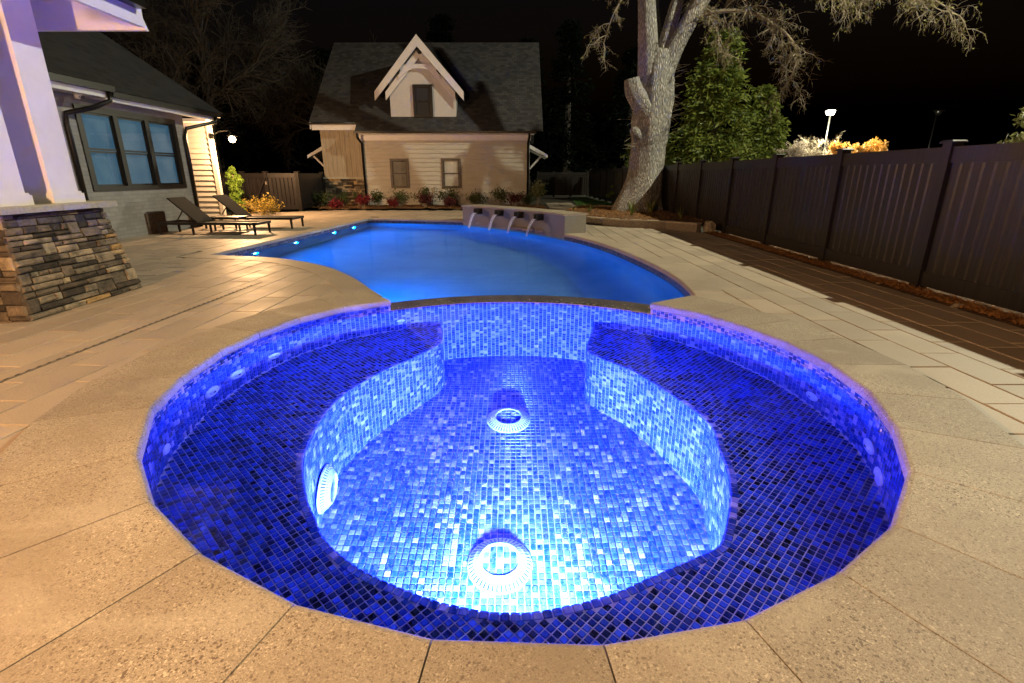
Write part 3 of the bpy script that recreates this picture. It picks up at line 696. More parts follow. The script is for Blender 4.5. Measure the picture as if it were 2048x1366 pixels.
for x0, x1, y0, y1 in ((-4.45, -3.44, 3.53, 4.03), (-4.45, -3.44, 4.034, 4.60)):
    m = MB(); m.prism([(x0, y0), (x1, y0), (x1, y1), (x0, y1)], .742, .79, .008); qpart(m, 'cap_stone', M['cap'])
for y0, y1 in ((3.62, 3.88), (4.11, 4.36)):
    pc = MB(); pc.box(-3.82, -3.56, y0, y1, .79, 2.42); po = qpart(pc, 'post', M['white'])
    for e in ((-3.845, -3.535, y0-.025, y1+.025, .79, .86), (-3.835, -3.545, y0-.015, y1+.015, .86, .875)):
        q = MB(); q.box(*e); q.build('base_trim', M['white'], po)
sf = MB(); sf.box(-3.90, -3.50, 1.2, 4.86, 2.42, 2.62); qpart(sf, 'beam', M['white'])
sf = MB(); sf.box(-3.50, -3.10, 1.2, 4.86, 2.36, 2.39); sf.box(-3.86, -3.50, 4.40, 4.90, 2.36, 2.385); qpart(sf, 'soffit', M['white'])
sf = MB(); sf.hexa([(-4.2, 4.86, 2.15), (-3.06, 4.86, 2.15), (-3.06, 4.90, 2.15), (-4.2, 4.90, 2.15)], [(-4.2, 4.86, 2.75), (-3.25, 4.86, 2.75), (-3.25, 4.90, 2.75), (-4.2, 4.90, 2.75)]); qpart(sf, 'frieze_board', M['white'])
sf = MB(); sf.hexa([(-3.10, 1.2, 2.17), (-3.065, 1.2, 2.17), (-3.065, 4.86, 2.17), (-3.10, 4.86, 2.17)], [(-3.10, 1.2, 2.42), (-3.065, 1.2, 2.42), (-3.065, 4.86, 2.42), (-3.10, 4.86, 2.42)]); qpart(sf, 'fascia', M['white'])
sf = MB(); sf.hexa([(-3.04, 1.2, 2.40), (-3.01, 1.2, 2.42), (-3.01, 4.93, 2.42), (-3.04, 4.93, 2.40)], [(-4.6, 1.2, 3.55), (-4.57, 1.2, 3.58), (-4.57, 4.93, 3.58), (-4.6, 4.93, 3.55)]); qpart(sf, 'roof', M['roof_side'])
gt = MB(); gt.box(-3.063, -2.98, 1.2, 4.80, 2.29, 2.30); gt.box(-2.985, -2.98, 1.2, 4.80, 2.30, 2.40); gt.box(-3.063, -2.98, 4.795, 4.80, 2.30, 2.40); qpart(gt, 'gutter', M['dark'])

# ------------------------------------------------------------------ main house at the left
mh = empty('main_house', (-6.4, 9, 0)); MPI = Matrix.Translation((6.4, -9, 0)); tag(mh, 'painted brick house wing with a black triple window on the left', 'house')
def hpart(mb, name, m_, parent=None, smooth=False):
    o = mb.build(name, m_, parent or mh, smooth)
    if parent is None: o.matrix_parent_inverse = MPI
    return o
m = MB(); m.box(-6.55, -6.4, 5.0, 8.12, -.05, 2.12); m.box(-6.55, -6.4, 10.46, 10.75, -.05, 2.12); m.box(-6.55, -6.4, 8.12, 10.46, -.05, .76); m.box(-6.55, -6.4, 8.12, 10.46, 1.99, 2.12); m.box(-9, -6.55, 10.6, 10.75, -.05, 2.12); hpart(m, 'brick_wall', M['brick'])
wf = MB(); wf.box(-6.45, -6.375, 8.12, 10.46, .76, .83); wf.box(-6.45, -6.375, 8.12, 10.46, 1.90, 1.99)
for y in (8.12, 8.86, 9.60, 10.36): wf.box(-6.45, -6.377, y, y+.10, .83, 1.90)
wo = hpart(wf, 'window_frame', M['blackframe'])
for y in (8.22, 8.96, 9.70):
    ww = .64 if y < 9.6 else .66
    for z0, z1, xo in ((.83, 1.355, -6.425), (1.365, 1.90, -6.412)):
        s_ = MB(); fr_ = .028
        s_.box(xo-.02, xo, y, y+fr_, z0, z1); s_.box(xo-.02, xo, y+ww-fr_, y+ww, z0, z1); s_.box(xo-.02, xo-.001, y+fr_, y+ww-fr_, z0, z0+fr_); s_.box(xo-.02, xo-.001, y+fr_, y+ww-fr_, z1-fr_, z1); so = s_.build('sash', M['blackframe'], wo)
        s_ = MB(); s_.box(xo-.014, xo-.010, y+fr_, y+ww-fr_, z0+fr_, z1-fr_); s_.build('pane', M['glass'], wo)
s_ = MB(); s_.box(-6.52, -6.51, 8.15, 10.44, .8, 1.97); s_.build('shade', M['emissive_shade'], wo)  # panel behind the panes glows by its own material
m = MB(); m.box(-6.42, -6.05, 5.0, 8.40, 2.12, 2.14); m.box(-6.42, -6.12, 8.40, 11.4, 2.10, 2.12); hpart(m, 'soffit', M['trimwhite'])
m = MB(); m.box(-6.05, -6.02, 5.0, 8.40, 2.09, 2.23); m.box(-6.12, -6.09, 8.40, 11.42, 2.06, 2.19); hpart(m, 'fascia', M['trimwhite'])
for xg, y0, y1, zg in ((-6.02, 5.0, 8.42, 2.17), (-6.09, 8.46, 11.44, 2.12)):
    gt = MB(); gt.box(xg, xg+.085, y0, y1, zg, zg+.008); gt.box(xg+.078, xg+.085, y0, y1, zg+.008, zg+.085); gt.box(xg, xg+.078, y1-.006, y1, zg+.008, zg+.085); gt.box(xg, xg+.006, y0, y1-.006, zg+.008, zg+.085); hpart(gt, 'gutter', M['dark'])
for pts in ([(-5.98, 8.34, 2.18), (-5.98, 8.33, 2.05), (-6.10, 8.14, 1.94), (-6.36, 7.92, 1.84), (-6.365, 7.90, 1.70), (-6.365, 7.90, .0)], [(-6.04, 11.3, 2.13), (-6.05, 11.25, 2.02), (-6.34, 10.72, 1.86), (-6.362, 10.66, 1.7), (-6.362, 10.66, .0)]):
    m = MB(); m.tube(pts, .036, 8); hpart(m, 'downspout', M['dark'], None, True)
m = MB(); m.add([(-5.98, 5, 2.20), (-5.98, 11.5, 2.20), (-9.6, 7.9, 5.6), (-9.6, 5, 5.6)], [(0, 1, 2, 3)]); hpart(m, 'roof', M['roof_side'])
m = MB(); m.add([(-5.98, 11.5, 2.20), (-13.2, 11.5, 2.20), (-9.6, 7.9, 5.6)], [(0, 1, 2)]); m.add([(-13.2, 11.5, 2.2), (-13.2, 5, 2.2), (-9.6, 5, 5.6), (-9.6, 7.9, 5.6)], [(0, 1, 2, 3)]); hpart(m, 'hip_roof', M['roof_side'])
m = MB(); m.box(-6.4, -6.372, 9.12, 9.62, .0, .36); m.box(-6.372, -6.366, 9.12, 9.62, .33, .36); m.box(-6.372, -6.366, 9.12, 9.15, 0, .33); m.box(-6.372, -6.366, 9.59, 9.62, 0, .33); hpart(m, 'access_door', M['rust'])
# recessed lap-sided end of the house
m = MB(); m.prism([(-9.6, 13.30), (-7.30, 13.30), (-9.2, 16), (-9.6, 16)], -.05, 2.2); hpart(m, 'rear_wall', M['siding'])
for i in range(18):
    z = i*.125; b = MB(); b.hexa([(-9.6, 13.262, z), (-7.36, 13.262, z), (-7.36, 13.30, z), (-9.6, 13.30, z)], [(-9.6, 13.285, z+.122), (-7.36, 13.285, z+.122), (-7.36, 13.30, z+.122), (-9.6, 13.30, z+.122)]); hpart(b, 'siding_board', M['siding'])
m = MB(); m.box(-7.36, -7.27, 13.255, 13.36, -.03, 2.25); hpart(m, 'corner_board', M['siding'])
m = MB(); m.prism([(-9.6, 13.05), (-7.22, 13.05), (-7.22, 13.32), (-9.2, 16.1), (-9.6, 16.1)], 2.2, 2.27); hpart(m, 'eave', M['trimwhite'])
# security camera
sc_ = empty('security_camera', (-6.2, 8.02, 2.12)); b = MB(); b.lathe([(.001, 0), (.05, 0), (.05, -.02), (.042, -.035)], 18); b.build('mount', M['plastic'], sc_, True)
b = MB(); b.lathe([(.042, -.03), (.04, -.06), (.028, -.085), (.001, -.092)], 18, Matrix.Rotation(R(-18), 4, 'X')); b.build('dome', M['plastic'], sc_, True)
for e in (-.014, .014):
    b = MB(); b.lathe([(.001, 0), (.008, 0), (.008, -.006), (.001, -.007)], 10, Matrix.Translation((.036, -.022+e, -.062)) @ Matrix.Rotation(R(-70), 4, 'Y')); b.build('lens', M['hole'], sc_)
tag(sc_, 'small white dome security camera under the left eave', 'camera')
# wall lantern
wl = empty('wall_lamp', (-6.63, 12.98, 1.83)); b = MB(); b.tube([(-.64, .30, .06), (-.4, .2, .16), (-.08, .05, .17), (0, 0, .10)], .012, 8); b.build('arm', M['dark'], wl, True)
b = MB(); b.lathe([(.03, .11), (.035, .09), (.11, .045), (.115, .04)], 20); b.build('shade', M['dark'], wl, True); b = MB(); b.lathe([(.001, -.10), (.05, -.085), (.075, -.04), (.07, .01), (.04, .04), (.001, .045)], 16); b.build('bulb', M['glow_warm'], wl, True)
b = MB(); b.box(-.67, -.62, .26, .34, 0, .12); b.build('bracket', M['dark'], wl); tag(wl, 'lit warm lamp on an arm at the corner of the lap-sided wall', 'lamp')
light('wall_lamp_light', 'POINT', (-6.63, 12.98, 1.69), POWER['wall'], WALL, .05)

# ------------------------------------------------------------------ loungers and table
def lounger(loc, rz, label):
    t_ = empty('sun_lounger', loc, rz); tag(t_, label, 'lounger', 'sun loungers by the pool')
    L, W_, Hs = 1.78, .50, .215
    f = MB()
    for y in (-W_/2, W_/2): f.box(0, L, y-.014, y+.014, Hs-.045, Hs)
    f.box(0, .03, -W_/2+.014, W_/2-.014, Hs-.045, Hs-.002); f.box(L-.03, L, -W_/2+.014, W_/2-.014, Hs-.045, Hs-.002); f.build('frame', M['aluminium'], t_)
    for x in (.02, .62, L-.05):
        for y in (-W_/2, W_/2):
            l = MB(); l.hexa([(x-.004, y-.013, 0), (x+.026, y-.013, 0), (x+.026, y+.013, 0), (x-.004, y+.013, 0)], [(x-.012, y-.013, Hs-.046), (x+.028, y-.013, Hs-.046), (x+.028, y+.013, Hs-.046), (x-.012, y+.013, Hs-.046)]); l.build('leg', M['aluminium'], t_)
    s_ = MB(); s_.box(.72, L-.03, -W_/2+.016, W_/2-.016, Hs-.018, Hs-.010); s_.build('seat', M['sling'], t_)
    b = MB(); b.hexa([(.70, -W_/2+.02, Hs-.012), (.72, -W_/2+.02, Hs+.004), (.72, W_/2-.02, Hs+.004), (.70, W_/2-.02, Hs-.012)], [(.24, -W_/2+.02, Hs+.40), (.26, -W_/2+.02, Hs+.412), (.26, W_/2-.02, Hs+.412), (.24, W_/2-.02, Hs+.40)]); b.build('backrest', M['sling'], t_)
    p_ = MB()
    for y in (-.19, .19): p_.bar((.47, y, Hs+.2), (.30, y, Hs-.02), .016, .016)
    p_.bar((.30, -.2, Hs-.02), (.30, .2, Hs-.02), .014, .014); p_.build('backrest_support', M['aluminium'], t_); return t_
lounger((-6.20, 9.38, 0), R(-3), 'dark sling lounger nearest the brick wall, closest to camera'); lounger((-6.03, 10.48, 0), R(-2), 'dark sling lounger farther back, beside the yellow shrub')
st = empty('side_table', (-5.35, 9.92, 0)); b = MB(); b.box(-.26, .26, -.17, .17, .23, .255); b.build('top', M['aluminium'], st)
for x in (-.23, .23):
    for y in (-.14, .14): b = MB(); b.box(x-.014, x+.014, y-.014, y+.014, 0, .23); b.build('leg', M['aluminium'], st)
tag(st, 'low dark side table between the two loungers', 'table')

# ------------------------------------------------------------------ fences
def fence(name, label, posts, top, plank=.105, z0=.0, cap=True, gate=None, tops=None):
    f = empty(name, (posts[0][0], posts[0][1], 0)); FI = Matrix.Translation((-posts[0][0], -posts[0][1], 0)); tag(f, label, 'fence')
    pm = MB(); pm.box(-.05, .05, -.05, .05, -.05, top+.06); pme = pm.mesh('post', M['fence']); cm = MB(); cm.prism([(-.068, -.068), (.068, -.068), (.068, .068), (-.068, .068)], top+.06, top+.085, .012); cme = cm.mesh('post_cap', M['fence'])
    bmesh_ = None
    for x, y in posts:
        o = link(bpy.data.objects.new('post', pme), f); o.matrix_parent_inverse = FI; o.location = (x, y, 0)
        c_ = link(bpy.data.objects.new('cap', cme), o)
    for (x0, y0), (x1, y1) in zip(posts[:-1], posts[1:]):
        a, b = Vector((x0, y0, 0)), Vector((x1, y1, 0)); d_ = (b-a).normalized(); L = (b-a).length; ang = math.atan2(d_.y, d_.x)
        for zc, hh in ((top-.035, .13), (.10, .13)):
            m = MB(); m.box(.051, L-.051, -.032, .032, -hh/2, hh/2); o = m.build('rail', M['fence'], f); o.matrix_parent_inverse = FI; o.location = (x0, y0, zc); o.rotation_euler = (0, 0, ang)
        nb = max(1, int(round((L-.1)/plank))); bw = (L-.1)/nb
        m = MB(); hw = bw/2; g_ = .013
        m.add([(-hw+.001, -.005, z0+.03), (-hw+g_, -.018, z0+.03), (hw-g_, -.018, z0+.03), (hw-.001, -.005, z0+.03), (hw-.001, .005, z0+.03), (hw-g_, .018, z0+.03), (-hw+g_, .018, z0+.03), (-hw+.001, .005, z0+.03)]+
              [(-hw+.001, -.005, top-.05), (-hw+g_, -.018, top-.05), (hw-g_, -.018, top-.05), (hw-.001, -.005, top-.05), (hw-.001, .005, top-.05), (hw-g_, .018, top-.05), (-hw+g_, .018, top-.05), (-hw+.001, .005, top-.05)], [(i, (i+1) % 8, 8+(i+1) % 8, 8+i) for i in range(8)])
        me = m.mesh('board', M['fence'])
        for i in range(nb):
            q = a+d_*(.05+bw*(i+.5)); o = link(bpy.data.objects.new('board', me), f); o.matrix_parent_inverse = FI; o.location = (q.x, q.y, 0); o.rotation_euler = (0, 0, ang)
    return f, FI
fence('board_fence', 'long dark brown board fence along the right side of the yard', [(3.79, 1.67+1.51*i) for i in range(-1, 17)], 1.20)
fence('rear_fence', 'dark fence crossing the back of the yard right of the guest house', [(1.3, 26.8), (2.1, 26.8), (2.95, 26.8), (3.79, 26.8)], 1.1)
f2, FI2 = fence('side_yard_fence', 'dark fence with a braced gate between the two houses', [(-8.9, 15.7), (-7.85, 15.6), (-7.12, 15.5), (-6.25, 15.6), (-6.5, 18.3)], 1.02)
m = MB(); m.bar((-7.10, 15.45, .92), (-7.55, 15.52, .12), .03, .05, (0, -1, 0)); o = m.build('gate_brace', M['fence'], f2); o.matrix_parent_inverse = FI2; o.location = (0, -.05, 0)
m = MB(); m.box(-.02, .02, -.02, .02, .74, .82); o = m.build('gate_latch', M['slot'], f2); o.matrix_parent_inverse = FI2; o.location = (-7.10, 15.42, 0)

# ------------------------------------------------------------------ guest house
gh = empty('guest_house', (-2.8, 18, 0)); GPI = Matrix.Translation((2.8, -18, 0)); tag(gh, 'cream lap-sided guest house with a steep shingled roof and gabled dormer', 'house')
def gpart(mb, name, m_, parent=None, smooth=False):
    o = mb.build(name, m_, parent or gh, smooth)
    if parent is None: o.matrix_parent_inverse = GPI
    return o
W1 = [(-4.07, -3.45, .58, 1.52), (-2.36, -1.71, .58, 1.52)]
m = MB(); m.box(-4.98, .56, 18.03, 24, -.05, 2.2); gpart(m, 'wall', M['siding'])
nb = 15; bh = 2.1/nb
for i in range(nb):
    z = i*bh; cuts = [(-4.98, .50)]
    for a, b_, c_, d_ in W1:
        if z+bh > c_ and z < d_: cuts = [q for x0, x1 in cuts for q in ((x0, min(x1, a)), (max(x0, b_), x1)) if q[1]-q[0] > .01 and (q == (x0, min(x1, a)) and x0 < a or q == (max(x0, b_), x1) and x1 > b_)]
    for x0, x1 in cuts:
        b = MB(); b.hexa([(x0, 17.985, z), (x1, 17.985, z), (x1, 18.03, z), (x0, 18.03, z)], [(x0, 18.015, z+bh-.003), (x1, 18.015, z+bh-.003), (x1, 18.03, z+bh-.003), (x0, 18.03, z+bh-.003)])
        gpart(b, 'siding_board', M['siding'])
m = MB(); m.box(.49, .585, 17.975, 18.06, -.03, 2.1); gpart(m, 'corner_board', M['trimwhite'])
m = MB(); m.box(-5.02, .62, 17.97, 18.03, 2.08, 2.27); m.box(-5.05, .72, 17.68, 17.97, 2.245, 2.265); m.box(-6.55, -5.03, 18.02, 18.06, 2.40, 2.56); m.box(-6.55, -5.03, 18.06, 18.36, 2.53, 2.55); gpart(m, 'frieze_board', M['trimwhite'])
gt = MB(); gt.box(-5.1, .78, 17.62, 17.70, 2.27, 2.34); gt.box(-6.66, -5.06, 17.97, 18.05, 2.56, 2.61); gpart(gt, 'gutter', M['dark'])
# recessed bay: stone base, ledge, vertical cedar boards
m = MB(); m.box(-6.42, -4.98, 18.40, 24, -.05, 2.5); gpart(m, 'bay_wall', M['batten'])
for i in range(9):
    x = -6.42+i*.16; b = MB(); b.box(x+.003, x+.157, 18.375, 18.40, .93, 2.45); gpart(b, 'cedar_board', M['batten'])
m = MB(); m.box(-6.45, -4.98, 18.31, 18.40, .87, .93); gpart(m, 'stone_ledge', M['cap'])
m = MB(); m.box(-6.44, -4.98, 18.37, 18.42, -.03, .87); bay = gpart(m, 'stone_base', M['mortar'])
stone_face(bay, Vector((-6.44, 18.37, 0)), Vector((1, 0, 0)), Z, Vector((0, -1, 0)), 1.46, .87, .062, .12, .34, M['stone'], proud=.025, dbl=.12)
# roof
def roof_z(y): return 2.33+(y-17.66)*.875
m = MB(); th = .06
m.add([(-5.06, 17.66, roof_z(17.66)), (1.0, 17.66, roof_z(17.66)), (1.0, 21.5, roof_z(21.5)), (-6.62, 21.5, roof_z(21.5)), (-6.62, 18.0, roof_z(18.0)), (-5.06, 18.0, roof_z(18.0))], [(0, 1, 2, 3, 4, 5)])
m.add([(-6.62, 21.5, roof_z(21.5)), (1.0, 21.5, roof_z(21.5)), (1.0, 25.3, roof_z(17.7)), (-6.62, 25.3, roof_z(17.7))], [(0, 1, 2, 3)]); rf = gpart(m, 'roof', M['roof'])
m = MB()
for x in (-6.60, .97): m.bar((x, 17.7 if x > 0 else 18.03, roof_z(17.7 if x > 0 else 18.03)-.09), (x, 21.5, roof_z(21.5)-.09), .04, .15, (1, 0, 0)) if False else m.add([(x, 18.0, roof_z(18.0)-.004), (x, 21.5, roof_z(21.5)-.004), (x, 21.5, roof_z(21.5)-.2), (x, 18.0, roof_z(18.0)-.2), (x+.03, 18.0, roof_z(18.0)-.004), (x+.03, 21.5, roof_z(21.5)-.004), (x+.03, 21.5, roof_z(21.5)-.2), (x+.03, 18.0, roof_z(18.0)-.2)], [(0, 1, 2, 3), (7, 6, 5, 4), (3, 2, 6, 7), (0, 3, 7, 4)])
m.build('rake_board', M['trimwhite'], rf).matrix_parent_inverse = Matrix.Identity(4)
m = MB(); m.add([(.56, 18.06, 2.1), (.56, 24, 2.1), (.56, 21.5, roof_z(21.5)-.1)], [(0, 1, 2)]); m.add([(-6.42, 18.4, 2.4), (-6.42, 24, 2.4), (-6.42, 21.5, roof_z(21.5)-.1)], [(0, 1, 2)]); gpart(m, 'gable_wall', M['siding'])
def gwindow(x0, x1, z0, z1, y, fm, back, slats):
    f = MB(); e = .07
    f.box(x0, x0+e, y-.03, y+.04, z0, z1); f.box(x1-e, x1, y-.03, y+.04, z0, z1); f.box(x0+e, x1-e, y-.028, y+.04, z0, z0+e); f.box(x0+e, x1-e, y-.028, y+.04, z1-e, z1); fo2 = gpart(f, 'window', fm)
    zm = (z0+z1)/2; s_ = MB(); s_.box(x0+e, x1-e, y-.01, y+.012, zm-.016, zm+.016); s_.box(x0+e, x0+e+.025, y-.008, y+.012, z0+e, z1-e); s_.box(x1-e-.025, x1-e, y-.008, y+.012, z0+e, z1-e); s_.build('sash', M['blackframe'], fo2)
    for a, b_ in ((z0+e, zm-.016), (zm+.016, z1-e)): p_ = MB(); p_.box(x0+e+.025, x1-e-.025, y+.0, y+.004, a, b_); p_.build('pane', M['glass'], fo2)
    if slats:
        for q in range(int((z1-z0-2*e)/.035)): zz = z0+e+.01+q*.035; s_ = MB(); s_.hexa([(x0+e, y+.014, zz), (x1-e, y+.014, zz), (x1-e, y+.026, zz+.012), (x0+e, y+.026, zz+.012)], [(x0+e, y+.014, zz+.004), (x1-e, y+.014, zz+.004), (x1-e, y+.026, zz+.016), (x0+e, y+.026, zz+.016)]); s_.build('blind_slat', back, fo2)
        s_ = MB(); s_.box(x0+.02, x1-.02, y+.027, y+.0285, z0+.02, z1-.02); s_.build('room', M['indoor'], fo2)
    else: s_ = MB(); s_.box(x0+.02, x1-.02, y+.022, y+.028, z0+.02, z1-.02); s_.build('shade' if back is not M['indoor'] else 'room', back, fo2)
gwindow(*W1[0], 17.998, M['brownframe'], M['blind'], True); gwindow(*W1[1], 17.998, M['brownframe'], M['shade'], False)
for pts in ([(-5.0, 17.68, 2.28), (-5.0, 17.72, 2.16), (-4.93, 17.93, 1.98), (-4.93, 17.94, 0)], [(.56, 17.68, 2.28), (.56, 17.74, 2.16), (.53, 17.92, 2.0), (.53, 17.93, 0)]):
    m = MB(); m.tube(pts, .042, 8); gpart(m, 'downspout', M['dark'], None, True)
# dormer
ax, az = -2.96, 5.13; sl = 1.13; dyf = 18.22
m = MB(); x0, x1 = -3.97, -1.83
m.add([(x0, dyf, 2.70), (x1, dyf, 2.70), (x1, dyf, az-(x1-ax)*sl-.15), (ax, dyf, az-.15), (x0, dyf, az-(ax-x0)*sl-.15)], [(0, 1, 2, 3, 4)])
m.add([(x0, dyf, 2.70), (x0, dyf, 3.85), (x0, 19.6, 3.95), (x0, 18.4, 2.9)], [(0, 3, 2, 1)]); m.add([(x1, dyf, 2.70), (x1, dyf, 3.75), (x1, 19.6, 3.95), (x1, 18.4, 2.9)], [(0, 1, 2, 3)]); dm = gpart(m, 'dormer', M['dormerpaint'])
m = MB()
for sgn in (-1, 1):
    ex = 1.42; m.add([(ax, 17.9, az), (ax, 21.2, az), (ax+sgn*ex, 21.2, az-ex*sl), (ax+sgn*ex, 17.9, az-ex*sl), (ax, 17.9, az-.05), (ax, 21.2, az-.05), (ax+sgn*ex, 21.2, az-ex*sl-.05), (ax+sgn*ex, 17.9, az-ex*sl-.05)], [(0, 1, 2, 3), (7, 6, 5, 4), (0, 3, 7, 4), (3, 2, 6, 7)])
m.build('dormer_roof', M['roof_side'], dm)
for sgn in (-1, 1):
    for y_, off, wd, ex in ((17.88, .0, .22, 1.42), (18.10, .24, .20, 1.12)):
        m = MB(); a = (ax, az-off*1.35); b_ = (ax+sgn*ex, az-off*1.35-ex*sl); vs = []
        for yy in (y_, y_+.035): vs += [(a[0], yy, a[1]), (b_[0], yy, b_[1]), (b_[0], yy, b_[1]-wd*1.2), (a[0], yy, a[1]-wd*1.5)]
        m.add(vs, [(0, 1, 2, 3), (7, 6, 5, 4), (0, 4, 5, 1), (2, 6, 7, 3), (1, 5, 6, 2)]); m.build('rake_board', M['trimwhite'], dm)
m = MB(); top_, bot = [], []
for i in range(13):
    t_ = -1+2*i/12; x = ax+t_*.66; top_.append((x, 4.30+.04*(1-t_*t_))); bot.append((x, 4.30-.28*abs(t_)**2.2-.12+.04*(1-t_*t_)))
for i in range(12):
    m.add([(top_[i][0], 18.05, top_[i][1]), (top_[i+1][0], 18.05, top_[i+1][1]), (bot[i+1][0], 18.05, bot[i+1][1]), (bot[i][0], 18.05, bot[i][1]), (top_[i][0], 18.09, top_[i][1]), (top_[i+1][0], 18.09, top_[i+1][1]), (bot[i+1][0], 18.09, bot[i+1][1]), (bot[i][0], 18.09, bot[i][1])], [(0, 1, 2, 3), (3, 2, 6, 7), (0, 4, 5, 1)])
m.build('arched_tie', M['trimwhite'], dm)
for x, z in ((ax, 4.70), (ax-.62, 4.12), (ax+.62, 4.12)):
    m = MB(); s_ = math.copysign(1, x-ax) if x != ax else 1; m.bar((x-.05*s_*0, 17.93, z+.05), (x+.07*s_, 18.06, z-.05), .10, .075); m.build('bracket', M['blackframe'], dm)
gwindow(-3.21, -2.58, 2.80, 3.77, dyf-.045, M['blackframe'], M['indoor'], False)
# side awnings
for sgn, x in ((1, .58), (-1, -6.44)):
    m = MB(); yy = 18.7 if sgn < 0 else 18.3
    m.hexa([(x, yy, 1.86), (x+sgn*.62, yy, 1.55), (x+sgn*.62, yy+1.6, 1.55), (x, yy+1.6, 1.86)], [(x, yy, 1.98), (x+sgn*.62, yy, 1.65), (x+sgn*.62, yy+1.6, 1.65), (x, yy+1.6, 1.98)]); aw = gpart(m, 'awning', M['trimwhite'])
    m = MB(); m.bar((x+sgn*.42, yy+.08, 1.62), (x+sgn*.02, yy+.08, 1.2), .05, .06); m.build('brace', M['trimwhite'], aw)
m = MB(); m.box(-2.98, -2.90, 17.93, 17.99, .28, .42); m.tube([(-2.84, 17.95, .0), (-2.84, 17.95, .34)], .014); m.tube([(-2.70, 17.95, 0), (-2.70, 17.95, .30), (-2.62, 17.95, .34), (-2.62, 17.95, .62)], .016); m.box(-2.76, -2.66, 17.92, 17.99, .3, .38); gpart(m, 'utility_pipes', M['slot'])

# ------------------------------------------------------------------ beds, path, lawn, planter
def bed(name, poly, z, m_, hump=.04, step=.16, seed=1):
    xs = [p[0] for p in poly]; ys = [p[1] for p in poly]; r_ = np.random.RandomState(seed); gx = np.arange(min(xs), max(xs)+step, step); gy = np.arange(min(ys), max(ys)+step, step); m = MB(); idx = {}
    for i, x in enumerate(gx):
        for j, y in enumerate(gy): idx[i, j] = len(m.v); m.v.append((x, y, z+r_.uniform(-.3, 1)*hump))
    for i in range(len(gx)-1):
        for j in range(len(gy)-1):
            if inside(poly, [gx[i]+step/2], [gy[j]+step/2])[0]: m.f.append((idx[i, j], idx[i+1, j], idx[i+1, j+1], idx[i, j+1]))
    o = m.build(name, m_, None, True); tag(o, kind='structure'); return o
HB = [(-6.6, 18.4), (-6.6, 16.7), (-5.2, 15.8), (-3.5, 16.2), (-1.2, 16.0), (.3, 15.7), (1.05, 15.7), (1.05, 18.4)]
bed('mulch_bed', HB, .0, M['mulch'], .05)
bed('mulch_strip', [(3.5, -1), (3.95, -1), (3.95, 9.7), (3.5, 9.5)], -.005, M['mulch'], .012, .06)
PB = [(1.5, 11.4), (2.3, 10.47), (3.0, 10.15), (3.55, 9.7), (3.9, 9.7), (3.9, 15.6), (2.0, 15.4), (1.35, 13.2)]
bed('planter_soil', PB, .13, M['mulch'], .05, .12)
pl = empty('planter_wall', (2.5, 10.6, 0)); PLI = Matrix.Translation((-2.5, -10.6, 0)); tag(pl, 'low curved block retaining wall holding the tree bed', 'wall')
line = catmull([(1.30, 12.7), (1.36, 11.9), (1.62, 11.15), (2.26, 10.47), (2.98, 10.12), (3.42, 9.62)], .1)
rp = resample(line, .33)
for i in range(len(rp)-1):
    a, b_ = Vector(rp[i]), Vector(rp[i+1]); d_ = (b_-a).normalized(); nn = Vector((-d_.y, d_.x)); g_ = .002
    q = [a+d_*g_, b_-d_*g_, b_-d_*g_+nn*.14, a+d_*g_+nn*.14]; m = MB(); m.prism([tuple(z_) for z_ in q], -.05, .125, .006); o = m.build('block', M['planterwall'], pl); o.matrix_parent_inverse = PLI
    q = [a+d_*g_-nn*.012, b_-d_*g_-nn*.012, b_-d_*g_+nn*.155, a+d_*g_+nn*.155]; m = MB(); m.prism([tuple(z_) for z_ in q], .126, .155, .004); o = m.build('cap_stone', M['coping'], pl); o.matrix_parent_inverse = PLI
pa = MB(); pa.add([(1.06, 13, -.03), (2.2, 13, -.03), (3.2, 24, -.03), (1.06, 24, -.03)], [(0, 1, 2, 3)]); path = tag(pa.build('path', M['joint']), kind='structure')
for i in range(4):
    for j in range(14):
        x0 = 1.12+i*.24+j*.012; y0 = 13.4+j*.47+(i % 2)*.22; m = MB(); m.prism([(x0, y0), (x0+.235, y0), (x0+.235, y0+.465), (x0, y0+.465)], -.04, -.004, .004); m.build('paver', M['paver'], path)
lw = MB(); lw.add([(2.0, 15.3, -.02), (3.8, 15.6, -.02), (3.8, 26.7, -.02), (2.9, 26.7, -.02)], [(0, 1, 2, 3)]); lawn = tag(lw.build('lawn', M['lawn']), kind='structure')
rn = np.random.RandomState(5)
def blades(n, fx, h, wd, lean=.5):
    m = MB()
    for _ in range(n):
        x, y, z = fx(); a = rn.uniform(0, 6.28); dx, dy = math.cos(a)*wd, math.sin(a)*wd; lx_, ly_ = rn.normal(0, lean*h, 2); hh = h*rn.uniform(.6, 1.2)
        m.v += [(x-dx, y-dy, z), (x+dx, y+dy, z), (x+lx_, y+ly_, z+hh)]; kx = len(m.v); m.f.append((kx-3, kx-2, kx-1))
    return m
def flawn():
    while True:
        y = rn.uniform(15.3, 22); x = rn.uniform(2.0, 3.75)
        if x > 2.05+(y-15.3)*.08: return x, y, -.02
tag(blades(9000, flawn, .035, .006).build('grass', M['grassm']), 'short green lawn beyond the paver path', 'grass', kind='stuff')
